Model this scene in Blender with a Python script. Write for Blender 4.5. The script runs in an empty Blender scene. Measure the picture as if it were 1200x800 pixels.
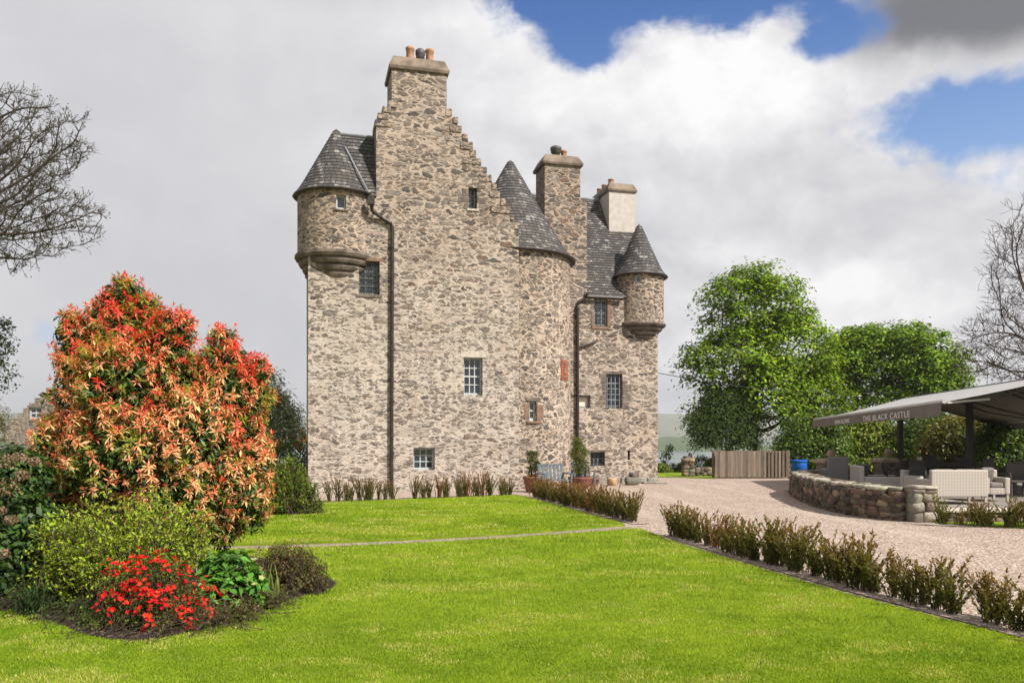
import bpy, bmesh, math, random
import numpy as np
from mathutils import Vector, Matrix
from mathutils.geometry import tessellate_polygon
R = math.radians
scene = bpy.context.scene
COL = scene.collection

# ------------------------------------------------------------------ camera
cam_d = bpy.data.cameras.new('camera'); cam = bpy.data.objects.new('camera', cam_d); COL.objects.link(cam)
cam.location = (0, 0, 1.75); cam.rotation_euler = (R(90), 0, 0)
cam_d.sensor_width = 36; cam_d.lens = 36*950/1200; cam_d.shift_y = (515-400)/1200
cam_d.clip_start = 0.1; cam_d.clip_end = 20000
scene.camera = cam
# ------------------------------------------------------------------ view
vs = scene.view_settings
vs.view_transform = 'Standard'; vs.look = 'None'; vs.gamma = 1; vs.exposure = 0.60; vs.use_curve_mapping = False
# ------------------------------------------------------------------ sun and sky
SUN = Vector((math.cos(R(44))*math.cos(R(-39)), math.cos(R(44))*math.sin(R(-39)), math.sin(R(44))))
sd = bpy.data.lights.new('sun', 'SUN'); sun = bpy.data.objects.new('sun', sd); COL.objects.link(sun)
sd.energy = 5.0; sd.angle = R(0.8); sd.color = (1.0, 0.955, 0.885)
sun.rotation_euler = SUN.to_track_quat('Z', 'Y').to_euler()

class NT:
    def __init__(s, nt): s.nt = nt
    def node(s, t, props=None, ins=None):
        n = s.nt.nodes.new(t)
        for k, v in (props or {}).items(): setattr(n, k, v)
        for k, v in (ins or {}).items(): s.set(n.inputs[k], v)
        return n
    def set(s, sock, v):
        if isinstance(v, bpy.types.NodeSocket): s.nt.links.new(v, sock)
        elif isinstance(v, tuple) and len(v) == 3 and sock.type == 'RGBA': sock.default_value = (*v, 1)
        else: sock.default_value = v
    def math(s, op, a, b=0.0, c=0.0, clamp=False):
        n = s.node('ShaderNodeMath', {'operation': op, 'use_clamp': clamp}, {0: a, 1: b, 2: c}); return n.outputs[0]
    def mix(s, f, a, b, blend='MIX'):
        n = s.node('ShaderNodeMix', {'data_type': 'RGBA', 'blend_type': blend}, {0: f, 6: a, 7: b}); return n.outputs[2]
    def ramp(s, f, stops, interp='LINEAR'):
        n = s.node('ShaderNodeValToRGB', None, {0: f}); cr = n.color_ramp; cr.interpolation = interp
        while len(cr.elements) < len(stops): cr.elements.new(0.5)
        for e, (p, c) in zip(cr.elements, stops):
            e.position = p; e.color = (*c, 1) if isinstance(c, tuple) else (c, c, c, 1)
        return n.outputs[0]
    def step(s, x, lo, hi):
        n = s.node('ShaderNodeMapRange', {'interpolation_type': 'SMOOTHSTEP'}, {0: x, 1: lo, 2: hi, 3: 0.0, 4: 1.0}); return n.outputs[0]
    def noise(s, vec, scale, detail=4, rough=0.55, dist=0.0, out=0, dims='3D'):
        n = s.node('ShaderNodeTexNoise', {'noise_dimensions': dims}, {'Scale': scale, 'Detail': detail, 'Roughness': rough, 'Distortion': dist})
        if vec is not None: s.set(n.inputs['Vector'], vec)
        return n.outputs[out]
    def vor(s, vec, scale, feature='F1', rand=1.0):
        n = s.node('ShaderNodeTexVoronoi', {'feature': feature}, {'Vector': vec, 'Scale': scale, 'Randomness': rand}); return n
    def mapping(s, vec, scale=(1, 1, 1), loc=(0, 0, 0), rot=(0, 0, 0)):
        return s.node('ShaderNodeMapping', None, {0: vec, 1: loc, 2: rot, 3: scale}).outputs[0]
    def coord(s, k='Object'): return s.node('ShaderNodeTexCoord').outputs[k]
    def vadd(s, a, b, op='ADD'): return s.node('ShaderNodeVectorMath', {'operation': op}, {0: a, 1: b}).outputs[0]
    def vscale(s, a, f): return s.node('ShaderNodeVectorMath', {'operation': 'SCALE'}, {0: a, 3: f}).outputs[0]
    def sep(s, v): return s.node('ShaderNodeSeparateXYZ', None, {0: v}).outputs
    def bump(s, h, strength=0.5, dist=0.02): return s.node('ShaderNodeBump', None, {'Strength': strength, 'Distance': dist, 'Height': h}).outputs[0]

world = bpy.data.worlds.new('World'); scene.world = world; world.use_nodes = True
w = NT(world.node_tree); wb = world.node_tree.nodes['Background']
sky = w.node('ShaderNodeTexSky', {'sky_type': 'NISHITA', 'sun_disc': False, 'sun_elevation': R(44), 'sun_rotation': R(90+39), 'air_density': 1.0, 'dust_density': 0.6, 'ozone_density': 2.0})
dirv = w.coord('Generated')
dx, dy, dz = w.sep(dirv)
az = w.math('ARCTAN2', dx, dy); el = w.math('ARCSINE', dz)
wv = w.vadd(dirv, w.vscale(w.vadd(w.noise(dirv, 4.0, 4, out=1), (-0.5, -0.5, -0.5)), 0.10))
n1 = w.noise(w.mapping(wv, (1, 1, 1.35)), 7.5, 10, 0.60, 0.0)
n1s = w.noise(w.mapping(w.vadd(wv, (0.022, 0.0, 0.034)), (1, 1, 1.35)), 7.5, 10, 0.60, 0.0)
n2 = w.noise(w.mapping(wv, (1, 1, 1.3), (3.1, 1.7, 0.4)), 17.0, 9, 0.62, 0.0)
n3 = w.noise(w.mapping(dirv, (1, 1, 2.4), (8.1, 4.7, 2.4)), 2.4, 6, 0.52, 0.2)
def blob(a0, e0, sa, se):
    u = w.math('DIVIDE', w.math('SUBTRACT', az, a0), sa); v = w.math('DIVIDE', w.math('SUBTRACT', el, e0), se)
    q = w.math('ADD', w.math('MULTIPLY', u, u), w.math('MULTIPLY', v, v))
    return w.math('EXPONENT', w.math('MULTIPLY', q, -1.0))
def addm(*xs):
    r = xs[0]
    for x in xs[1:]: r = w.math('ADD', r, x)
    return r
blue = addm(blob(0.065, 0.510, 0.14, 0.072), blob(0.30, 0.505, 0.15, 0.050), w.math('MULTIPLY', blob(0.50, 0.330, 0.105, 0.050), 1.05), w.math('MULTIPLY', blob(0.55, 0.26, 0.10, 0.03), 0.40), w.math('MULTIPLY', blob(0.385, 0.43, 0.07, 0.03), 0.8), w.math('MULTIPLY', blob(0.60, 0.335, 0.08, 0.04), 0.5),
            w.math('MULTIPLY', blob(-0.56, 0.115, 0.16, 0.030), 0.42), w.math('MULTIPLY', blob(0.08, 0.44, 0.04, 0.02), 0.5))
fine = addm(w.math('MULTIPLY', w.math('SUBTRACT', n1, 0.5), 2.2), w.math('MULTIPLY', w.math('SUBTRACT', n2, 0.5), 1.3))
cover = addm(w.math('SUBTRACT', 1.0, blue), w.math('MULTIPLY', fine, 0.62))
mask = w.step(cover, 0.24, 0.66)
dark = w.math('MULTIPLY', blob(0.55, 0.445, 0.17, 0.055), 1.2, clamp=True)
bright = addm(blob(0.25, 0.40, 0.17, 0.05), w.math('MULTIPLY', blob(0.40, 0.155, 0.10, 0.05), 0.8), w.math('MULTIPLY', blob(-0.02, 0.45, 0.10, 0.07), 0.6))
relief = w.math('MULTIPLY', w.math('SUBTRACT', n1, n1s), 1.25)
amt = w.math('ADD', 0.22, w.math('MULTIPLY', w.step(az, -0.35, 0.15), 0.78))
shade = addm(0.45, w.math('MULTIPLY', w.math('SUBTRACT', n3, 0.5), 0.5), w.math('MULTIPLY', amt, addm(relief, w.math('MULTIPLY', w.math('SUBTRACT', n2, 0.5), 0.12))), w.math('MULTIPLY', bright, 0.42), w.math('MULTIPLY', w.step(az, -0.55, 0.1), 0.16))
ccol = w.ramp(shade, [(0.0, (0.31, 0.32, 0.345)), (0.40, (0.415, 0.415, 0.435)), (0.66, (0.505, 0.50, 0.515)), (1.0, (0.67, 0.66, 0.66))])
ccol = w.mix(w.step(addm(dark, w.math('MULTIPLY', fine, 0.35)), 0.16, 0.86), ccol, (0.105, 0.108, 0.12))
bluec = w.mix(1.0, w.vscale(sky.outputs[0], 0.070), (0.36, 0.80, 1.36), 'MULTIPLY')
bluec = w.mix(w.math('MULTIPLY', w.step(el, 0.50, 0.20), 0.60), bluec, (0.27, 0.40, 0.60))
w.set(wb.inputs[0], w.mix(mask, bluec, ccol)); wb.inputs[1].default_value = 1.0

# ------------------------------------------------------------------ helpers
rng = np.random.default_rng(7); rnd = random.Random(11)
MATS = {}
def newmat(name, rough=0.8):
    m = bpy.data.materials.new(name); m.use_nodes = True; MATS[name] = m
    b = m.node_tree.nodes['Principled BSDF']; b.inputs['Roughness'].default_value = rough; b.inputs['Specular IOR Level'].default_value = 0.3
    return m, NT(m.node_tree), b
def link(o, parent=None):
    COL.objects.link(o)
    if parent is not None: o.parent = parent
    return o
def tag(o, label=None, cat=None, group=None, kind=None):
    if label: o['label'] = label
    if cat: o['category'] = cat
    if group: o['group'] = group
    if kind: o['kind'] = kind
    return o
def empty(name, loc=(0, 0, 0), rz=0, label=None, cat=None, group=None):
    o = bpy.data.objects.new(name, None); o.location = loc; o.rotation_euler = (0, 0, rz); o.empty_display_size = 0.2
    return tag(link(o), label, cat, group)
def mesh_np(name, V, F, mat, parent=None, tint=None, smooth=False, uv=None):
    """V (n,3); F (m,k) array of equal-sized faces or a list"""
    me = bpy.data.meshes.new(name)
    if isinstance(F, np.ndarray):
        V = np.ascontiguousarray(V, dtype=np.float32); n, k = F.shape
        me.vertices.add(len(V)); me.vertices.foreach_set('co', V.ravel())
        me.loops.add(n*k); me.loops.foreach_set('vertex_index', np.ascontiguousarray(F, dtype=np.int32).ravel())
        me.polygons.add(n); me.polygons.foreach_set('loop_start', np.arange(0, n*k, k, dtype=np.int32))
        me.polygons.foreach_set('loop_total', np.full(n, k, dtype=np.int32))
        me.update(calc_edges=True)
    else:
        me.from_pydata([tuple(v) for v in V], [], [tuple(f) for f in F]); me.update()
    if tint is not None:
        a = me.color_attributes.new('tint', 'FLOAT_COLOR', 'POINT')
        c = np.ones((len(V), 4), np.float32); c[:, :3] = tint; a.data.foreach_set('color', c.ravel())
    if uv is not None:
        l = me.uv_layers.new(name='UVMap'); l.data.foreach_set('uv', np.asarray(uv, np.float32).ravel())
    if smooth: me.polygons.foreach_set('use_smooth', np.ones(len(me.polygons), bool))
    if mat: me.materials.append(mat)
    return link(bpy.data.objects.new(name, me), parent)
class MB:
    """collects boxes / bars / lathes / prisms, builds ONE mesh object"""
    def __init__(s): s.V = []; s.F = []
    def add(s, V, F):
        o = len(s.V); s.V += [tuple(v) for v in V]; s.F += [tuple(i+o for i in f) for f in F]; return s
    def box(s, c, d, rz=0.0, taper=None, M=None):
        x, y, z = d[0]/2, d[1]/2, d[2]/2; t = taper or (1, 1)
        V = [(-x, -y, -z), (x, -y, -z), (x, y, -z), (-x, y, -z), (-x*t[0], -y*t[1], z), (x*t[0], -y*t[1], z), (x*t[0], y*t[1], z), (-x*t[0], y*t[1], z)]
        if M is not None: V = [M @ Vector(v) for v in V]
        ca, sa = math.cos(rz), math.sin(rz)
        V = [(c[0]+ca*v[0]-sa*v[1], c[1]+sa*v[0]+ca*v[1], c[2]+v[2]) for v in V]
        return s.add(V, [(0, 3, 2, 1), (4, 5, 6, 7), (0, 1, 5, 4), (1, 2, 6, 5), (2, 3, 7, 6), (3, 0, 4, 7)])
    def bb(s, x0, x1, y0, y1, z0, z1): return s.box(((x0+x1)/2, (y0+y1)/2, (z0+z1)/2), (x1-x0, y1-y0, z1-z0))
    def bar(s, a, b, w_, h=None, up=(0, 0, 1)):
        a, b = Vector(a), Vector(b); d = (b-a).normalized(); up = Vector(up)
        if abs(d.dot(up)) > 0.98: up = Vector((0, 1, 0))
        x = d.cross(up).normalized()*(w_/2); y = x.cross(d).normalized()*((h or w_)/2)
        V = [a-x-y, a+x-y, a+x+y, a-x+y, b-x-y, b+x-y, b+x+y, b-x+y]
        return s.add(V, [(0, 1, 2, 3), (4, 7, 6, 5), (0, 4, 5, 1), (1, 5, 6, 2), (2, 6, 7, 3), (3, 7, 4, 0)])
    def tube(s, pts, r, k=8):
        pts = [Vector(p) for p in pts]; rr = r if isinstance(r, (list, tuple)) else [r]*len(pts); V = []; F = []
        for i, p in enumerate(pts):
            d = (pts[min(i+1, len(pts)-1)]-pts[max(i-1, 0)]).normalized(); up = Vector((0, 0, 1)) if abs(d.z) < 0.9 else Vector((0, 1, 0))
            x = d.cross(up).normalized(); y = x.cross(d)
            V += [p+(x*math.cos(2*math.pi*j/k)+y*math.sin(2*math.pi*j/k))*rr[i] for j in range(k)]
        for i in range(len(pts)-1):
            F += [(i*k+j, i*k+(j+1) % k, (i+1)*k+(j+1) % k, (i+1)*k+j) for j in range(k)]
        F += [tuple(range(k)), tuple(range((len(pts)-1)*k, len(pts)*k))[::-1]]
        return s.add(V, F)
    def lathe(s, prof, c=(0, 0, 0), k=24, cap=True):
        V = []; F = []
        for r, z in prof: V += [(c[0]+r*math.cos(2*math.pi*j/k), c[1]+r*math.sin(2*math.pi*j/k), c[2]+z) for j in range(k)]
        for i in range(len(prof)-1): F += [(i*k+j, i*k+(j+1) % k, (i+1)*k+(j+1) % k, (i+1)*k+j) for j in range(k)]
        if cap: F += [tuple(range(k))[::-1], tuple(range((len(prof)-1)*k, len(prof)*k))]
        return s.add(V, F)
    def build(s, name, mat, parent=None, bevel=0, smooth=False):
        o = mesh_np(name, s.V, s.F, mat, parent)
        if smooth:
            for p in o.data.polygons: p.use_smooth = len(p.vertices) == 4
        if bevel:
            m = o.modifiers.new('bevel', 'BEVEL'); m.width = bevel; m.segments = 2; m.limit_method = 'ANGLE'
        return o
def nrm(a): return a/np.maximum(np.linalg.norm(a, axis=-1, keepdims=True), 1e-9)
def runit(n, g=rng): return nrm(g.normal(size=(n, 3)))
def leaf_geo(P, D, N, L, W, T, fold=0.12):
    """four-vertex folded leaf per row; returns V,F,tint"""
    P, D, N = np.asarray(P, float), nrm(np.asarray(D, float)), np.asarray(N, float)
    S = nrm(np.cross(D, N)+1e-6); N2 = np.cross(S, D); n = len(P)
    L = np.broadcast_to(np.asarray(L, float).reshape(-1, 1), (n, 1)); W = np.broadcast_to(np.asarray(W, float).reshape(-1, 1), (n, 1))
    mid = P+D*L*0.5+N2*L*fold
    V = np.stack([P, mid+S*W*0.5, P+D*L, mid-S*W*0.5], 1).reshape(-1, 3)
    F = np.arange(4*n).reshape(n, 4); Tt = np.repeat(np.broadcast_to(np.asarray(T, float), (n, 3)), 4, 0)
    return V, F, Tt
def cat(*gs):
    V = []; F = []; T = []; o = 0
    for v, f, t in gs: V.append(v); F.append(f+o); T.append(t); o += len(v)
    return np.concatenate(V), np.concatenate(F), np.concatenate(T)
def tubes_geo(P0, P1, R0, R1, k=5):
    D = nrm(P1-P0); up = np.where(np.abs(D[:, 2:3]) > 0.9, np.array([[0, 1., 0]]), np.array([[0, 0, 1.]]))
    X = nrm(np.cross(D, up)); Y = np.cross(X, D); n = len(P0)
    a = np.arange(k)*2*np.pi/k; ring = X[:, None]*np.cos(a)[None, :, None]+Y[:, None]*np.sin(a)[None, :, None]
    V = np.concatenate([P0[:, None]+ring*R0[:, None, None], P1[:, None]+ring*R1[:, None, None]], 1).reshape(-1, 3)
    j = np.arange(k); f = np.stack([j, (j+1) % k, k+(j+1) % k, k+j], 1)
    return V, (f[None]+(np.arange(n)*2*k)[:, None, None]).reshape(-1, 4)
def pick(cols, n, jit=0.18, p=None, g=rng):
    c = np.asarray(cols, float)[g.choice(len(cols), n, p=p)]
    return np.clip(c*(1+g.normal(size=(n, 1))*jit)*(1+g.normal(size=(n, 3))*jit*0.35), 0.003, 0.9)
def PX(px, py, Y): return np.array([(px-600)/950*Y, Y, 1.75+(515-py)/950*Y])   # surveying aid: a sighting at a known distance
def GP(px, py, z=0.0):
    Y = (1.75-z)*950/(py-515); return ((px-600)/950*Y, Y)
def poly_sheet(name, pts, z, mat, kind='structure', thick=0.0, sub=None):
    bm = bmesh.new(); vs_ = [bm.verts.new((p[0], p[1], z)) for p in pts]; f = bm.faces.new(vs_)
    if f.normal.z < 0: f.normal_flip()
    if thick:
        r = bmesh.ops.extrude_face_region(bm, geom=[f]); 
        for v in [g for g in r['geom'] if isinstance(g, bmesh.types.BMVert)]: v.co.z += 0
        for v in vs_: v.co.z -= thick
    bmesh.ops.recalc_face_normals(bm, faces=bm.faces)
    if not thick:
        for ff in bm.faces:
            if ff.normal.z < 0: ff.normal_flip()
    me = bpy.data.meshes.new(name); bm.to_mesh(me); bm.free(); me.materials.append(mat)
    o = link(bpy.data.objects.new(name, me))
    if kind: tag(o, kind=kind)
    return o
def smooth_path(pts, n=8, closed=False):
    P = [np.array(p, float) for p in pts]; out = []; m = len(P)
    for i in range(m if closed else m-1):
        g = (lambda j: P[j % m]) if closed else (lambda j: P[min(max(j, 0), m-1)])
        p0, p1, p2, p3 = g(i-1), g(i), g(i+1), g(i+2)
        for t in np.linspace(0, 1, n, endpoint=False):
            out.append(0.5*((2*p1)+(-p0+p2)*t+(2*p0-5*p1+4*p2-p3)*t*t+(-p0+3*p1-3*p2+p3)*t**3))
    if not closed: out.append(P[-1])
    return out
def inside(poly, x, y):
    poly = np.asarray(poly); r = np.zeros(len(x), bool); n = len(poly)
    for i in range(n):
        x0, y0 = poly[i][:2]; x1, y1 = poly[(i+1) % n][:2]
        c = ((y0 > y) != (y1 > y)) & (x < (x1-x0)*(y-y0)/(y1-y0+1e-12)+x0); r ^= c
    return r
# ------------------------------------------------------------------ materials
def simple(name, col, rough=0.7, metal=0.0, var=0.15, scale=6.0, bump=0.0, spec=0.3):
    m, n, b = newmat(name, rough); b.inputs['Metallic'].default_value = metal; b.inputs['Specular IOR Level'].default_value = spec
    co = n.coord(); f = n.noise(co, scale, 6, 0.6)
    c1 = tuple(max(0, c*(1-var)) for c in col); c2 = tuple(min(1, c*(1+var)) for c in col)
    n.set(b.inputs['Base Color'], n.mix(n.step(f, 0.3, 0.7), c1, c2))
    if bump: n.set(b.inputs['Normal'], n.bump(n.noise(co, scale*5, 5), bump, 0.01))
    return m
def rubble(name, scale=(2.3, 2.3, 6.0), mortar=(0.54, 0.468, 0.395), pale=0.45, gap=0.10, grad=True, seed=0.0):
    m, n, b = newmat(name, 0.93); co = n.coord()
    wob = n.vscale(n.vadd(n.noise(co, 1.3, 3, out=1), (-0.5, -0.5, -0.5)), 0.22)
    wob2 = n.vscale(n.vadd(n.noise(n.mapping(co, (1, 1, 1.6)), 7.0, 4, 0.65, out=1), (-0.5, -0.5, -0.5)), 0.13)
    q = n.vadd(n.vadd(co, wob), wob2); p = n.mapping(q, scale, (seed, seed*0.7, seed*1.3)); p2 = n.mapping(q, tuple(x*2.3 for x in scale), (seed+5, seed*0.7, seed*1.3))
    pb = n.mapping(q, tuple(x*1.55 for x in scale), (seed+2.3, seed*0.7, seed*1.3)); sel = n.step(n.math('ADD', n.noise(n.mapping(co, (1, 1, 1.6), (2, 5, 3)), 0.75, 3), n.math('MULTIPLY', n.noise(co, 5, 3), 0.10)), 0.545, 0.555)
    fa, fb = n.vor(p, 1.0, 'F1', 1.0), n.vor(pb, 1.0, 'F1', 1.0); ed = n.math('ADD', n.math('MULTIPLY', n.math('SUBTRACT', 1.0, sel), n.vor(p, 1.0, 'DISTANCE_TO_EDGE', 1.0).outputs['Distance']), n.math('MULTIPLY', sel, n.vor(pb, 1.0, 'DISTANCE_TO_EDGE', 1.0).outputs['Distance'])); fcol = n.mix(sel, fa.outputs['Color'], fb.outputs['Color']); g1 = n.vor(p2, 1.0, 'F1', 1.0); ed2 = n.vor(p2, 1.0, 'DISTANCE_TO_EDGE', 1.0).outputs['Distance']
    rr, rg, rb = n.sep(fcol); sr, sg, sb = n.sep(g1.outputs['Color'])
    big = n.noise(co, 0.5, 4, 0.6); med = n.noise(n.mapping(co, (1, 1, 1.7)), 11, 7, 0.68); grit = n.noise(co, 34, 6, 0.72)
    gapv = n.math('MULTIPLY', n.math('ADD', 0.2, n.math('MULTIPLY', n.noise(co, 1.9, 4), 1.6)), gap)
    em = n.math('ADD', ed, n.math('MULTIPLY', n.math('SUBTRACT', med, 0.5), 0.16))
    stone_m = n.step(n.math('SUBTRACT', em, gapv), -0.03, 0.045)
    pin_m = n.math('MULTIPLY', n.step(n.math('ADD', ed2, n.math('MULTIPLY', n.math('SUBTRACT', med, 0.5), 0.2)), 0.07, 0.15), n.step(sr, 0.52, 0.60))
    ST = [(0.0, (0.062, 0.053, 0.047)), (0.13, (0.140, 0.107, 0.082)), (0.26, (0.225, 0.176, 0.136)), (0.38, (0.095, 0.084, 0.077)), (0.50, (0.27, 0.225, 0.188)), (0.62, (0.185, 0.105, 0.068)), (0.69, (0.235, 0.195, 0.162)), (0.80, (0.145, 0.117, 0.098)), (0.93, (0.34, 0.29, 0.24))]
    st = n.ramp(rr, ST, 'CONSTANT'); sp = n.ramp(sg, ST, 'CONSTANT')
    def weather(c):
        c = n.mix(n.step(med, 0.36, 0.70), n.mix(0.55, c, (0.055, 0.048, 0.042)), c)
        return n.mix(n.math('MULTIPLY', n.step(grit, 0.42, 0.72), 0.34), c, n.mix(0.6, c, (0.44, 0.395, 0.345)))
    st, sp = weather(st), weather(sp)
    z = n.sep(co)[2]
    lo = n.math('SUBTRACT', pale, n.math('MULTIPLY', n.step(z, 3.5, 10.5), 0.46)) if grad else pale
    wash = n.math('ADD', lo, n.math('MULTIPLY', n.math('SUBTRACT', big, 0.5), 0.9)); wash = n.math('ADD', wash, n.math('MULTIPLY', n.math('SUBTRACT', rg, 0.5), 0.9))
    wash = n.math('MULTIPLY', n.step(n.math('ADD', wash, n.math('MULTIPLY', n.math('SUBTRACT', med, 0.5), 1.3)), 0.12, 0.88), 0.84)
    mo = n.mix(n.step(grit, 0.32, 0.68), tuple(c*0.80 for c in mortar), tuple(min(1, c*1.14) for c in mortar))
    mo = n.mix(n.math('MULTIPLY', n.step(n.noise(co, 0.9, 5, 0.65), 0.42, 0.72), 0.40), mo, tuple(c*0.58 for c in mortar))
    mo = n.mix(n.math('MULTIPLY', n.step(med, 0.60, 0.70), 0.5), mo, tuple(c*0.40 for c in mortar))
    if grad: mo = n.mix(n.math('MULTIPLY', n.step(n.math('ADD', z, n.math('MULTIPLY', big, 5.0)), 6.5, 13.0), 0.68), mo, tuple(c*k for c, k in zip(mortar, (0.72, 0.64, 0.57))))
    mo = n.mix(n.math('MULTIPLY', pin_m, 0.82), mo, sp)
    c = n.mix(n.math('MULTIPLY', stone_m, n.math('SUBTRACT', 1.0, wash)), mo, st)
    stv = n.noise(n.mapping(co, (1.6, 1.6, 0.14)), 1.5, 5, 0.6)
    c = n.mix(n.math('MULTIPLY', n.step(stv, 0.56, 0.82), 0.34), c, n.mix(0.75, c, (0.085, 0.076, 0.068)))
    tone = n.noise(n.mapping(co, (1, 1, 1.3), (7, 3, 1)), 0.8, 6, 0.62); c = n.mix(n.math('MULTIPLY', n.step(tone, 0.50, 0.72), 0.42), c, n.mix(1.0, c, (0.62, 0.52, 0.44), 'MULTIPLY')); c = n.mix(n.math('MULTIPLY', n.step(tone, 0.48, 0.30), 0.35), c, n.mix(1.0, c, (1.22, 1.2, 1.17), 'MULTIPLY'))
    n.set(b.inputs['Base Color'], c)
    h = n.math('ADD', n.math('MULTIPLY', stone_m, n.math('SUBTRACT', 1.2, wash)), n.math('ADD', n.math('ADD', n.math('MULTIPLY', med, 0.9), n.math('MULTIPLY', pin_m, 0.35)), n.math('MULTIPLY', grit, 0.25)))
    n.set(b.inputs['Normal'], n.bump(h, 0.9, 0.045))
    return m
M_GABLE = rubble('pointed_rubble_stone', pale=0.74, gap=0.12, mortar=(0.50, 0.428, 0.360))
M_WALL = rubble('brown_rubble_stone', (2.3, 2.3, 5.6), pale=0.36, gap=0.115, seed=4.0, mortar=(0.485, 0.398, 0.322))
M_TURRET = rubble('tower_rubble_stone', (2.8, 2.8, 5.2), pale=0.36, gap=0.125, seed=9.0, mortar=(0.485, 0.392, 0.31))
M_COTT = rubble('cottage_stone', (2.4, 2.4, 5.5), pale=0.45, grad=False, seed=2.0, mortar=(0.33, 0.27, 0.215))
M_DRESS = simple('dressed_sandstone', (0.135, 0.108, 0.088), 0.9, var=0.45, scale=3, bump=0.8)
M_CAP = simple('chimney_cope_stone', (0.175, 0.135, 0.102), 0.9, var=0.40, scale=2.2, bump=0.6)
M_PALE = simple('pale_lintel_stone', (0.42, 0.37, 0.31), 0.9, var=0.2, scale=8, bump=0.3)
M_HARL = simple('white_harling', (0.44, 0.395, 0.355), 0.95, var=0.12, scale=5, bump=0.6)
M_POT = simple('clay_chimney_pot', (0.36, 0.20, 0.12), 0.85, var=0.25, scale=9)
M_DPOT = simple('sooty_cowl', (0.075, 0.07, 0.065), 0.5, var=0.3)
M_TERRA = simple('terracotta', (0.185, 0.075, 0.052), 0.7, var=0.3, scale=7)
M_LEAD = simple('lead_flashing', (0.19, 0.20, 0.215), 0.55, var=0.25, scale=4)
M_IRON = simple('black_iron', (0.022, 0.020, 0.019), 0.5, var=0.3)
M_PIPE = simple('brown_black_downpipe', (0.035, 0.024, 0.020), 0.45, var=0.3)
M_FRAME = simple('painted_window_frame', (0.42, 0.44, 0.44), 0.5, var=0.1)
M_DFRAME = simple('grey_green_window_frame', (0.20, 0.22, 0.21), 0.5, var=0.15)
M_ORANGE = simple('reddish_sandstone', (0.185, 0.112, 0.078), 0.85, var=0.25, scale=5, bump=0.3)
M_PLAQUE = simple('red_sandstone_plaque', (0.27, 0.072, 0.04), 0.85, var=0.2, scale=12, bump=0.6)
def boards():
    m, n, b = newmat('weathered_fence_wood', 0.88); co = n.coord(); x, y, z = n.sep(co)
    r = n.node('ShaderNodeTexWhiteNoise', {'noise_dimensions': '1D'}, {'W': n.math('FLOOR', n.math('DIVIDE', n.math('ADD', x, 0.004), 0.116))}).outputs[0]; g = n.noise(n.mapping(co, (14, 14, 0.7)), 2.5, 6, 0.65)
    c = n.mix(r, (0.135, 0.098, 0.070), (0.30, 0.235, 0.18)); c = n.mix(n.step(g, 0.35, 0.7), n.mix(0.5, c, (0.06, 0.045, 0.035)), c)
    n.set(b.inputs['Base Color'], c); n.set(b.inputs['Normal'], n.bump(g, 0.5, 0.01)); return m
M_WOOD = boards()
M_BENCH = simple('grey_blue_painted_wood', (0.095, 0.118, 0.132), 0.6, var=0.15)
M_BLUE = simple('blue_plastic', (0.012, 0.10, 0.42), 0.4, var=0.15)
M_FABRIC = simple('sunlit_grey_awning_fabric', (0.33, 0.318, 0.315), 0.9, var=0.06, scale=2)  # canopy top: taupe cloth lightened to grey, sun and sky sheen in the colour
M_VAL = simple('taupe_valance_shaded_underside', (0.17, 0.145, 0.13), 0.9, var=0.08, scale=2)  # valance's own taupe; on the canopy underside it paints in shade
M_LETTER = simple('white_lettering', (0.74, 0.73, 0.70), 0.8, var=0.03)
M_LETTER2 = simple('faded_lettering', (0.30, 0.27, 0.25), 0.8, var=0.03)
M_ALU = simple('awning_aluminium', (0.52, 0.50, 0.49), 0.4, metal=0.4, var=0.05)
M_POST = simple('dark_brown_steel', (0.028, 0.023, 0.021), 0.45, var=0.15)
M_DARKF = simple('dark_woven_furniture', (0.075, 0.064, 0.060), 0.7, var=0.2, scale=30)
M_CUSH = simple('taupe_cushion_fabric', (0.20, 0.175, 0.16), 0.95, var=0.1, scale=20)
M_CUSHD = simple('charcoal_cushion_fabric', (0.05, 0.046, 0.046), 0.95, var=0.1, scale=20)
M_CREAM = simple('cream_fabric', (0.62, 0.57, 0.48), 0.9, var=0.1)
M_SAND = simple('pale_sandstone_cap', (0.36, 0.285, 0.20), 0.9, var=0.2, scale=5, bump=0.4)
M_SLAB = simple('terrace_paving', (0.22, 0.195, 0.17), 0.9, var=0.25, scale=2.0, bump=0.3)
M_ROCK = simple('grey_boulder', (0.24, 0.215, 0.185), 0.95, var=0.35, scale=5, bump=0.8)

def wicker(name, c):
    m, n, b = newmat(name, 0.65); co = n.coord()
    wv = n.node('ShaderNodeTexWave', {'bands_direction': 'X'}, {'Vector': n.mapping(co, (1, 1, 0)), 'Scale': 4.5, 'Distortion': 0.6, 'Detail': 1.0}).outputs[1]
    wz = n.node('ShaderNodeTexWave', {'bands_direction': 'Z'}, {'Vector': co, 'Scale': 9.0, 'Distortion': 0.8, 'Detail': 1.0}).outputs[1]
    k = n.math('MULTIPLY', n.math('ADD', wv, wz), 0.5)
    n.set(b.inputs['Base Color'], n.mix(n.step(k, 0.2, 0.7), tuple(x*0.86 for x in c), c)); n.set(b.inputs['Normal'], n.bump(k, 0.6, 0.008))
    return m
M_WICK = wicker('pale_wicker', (0.43, 0.375, 0.325)); M_WICKG = wicker('grey_wicker', (0.44, 0.395, 0.36)); M_WICKD = wicker('dark_grey_wicker', (0.20, 0.185, 0.18))

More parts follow.
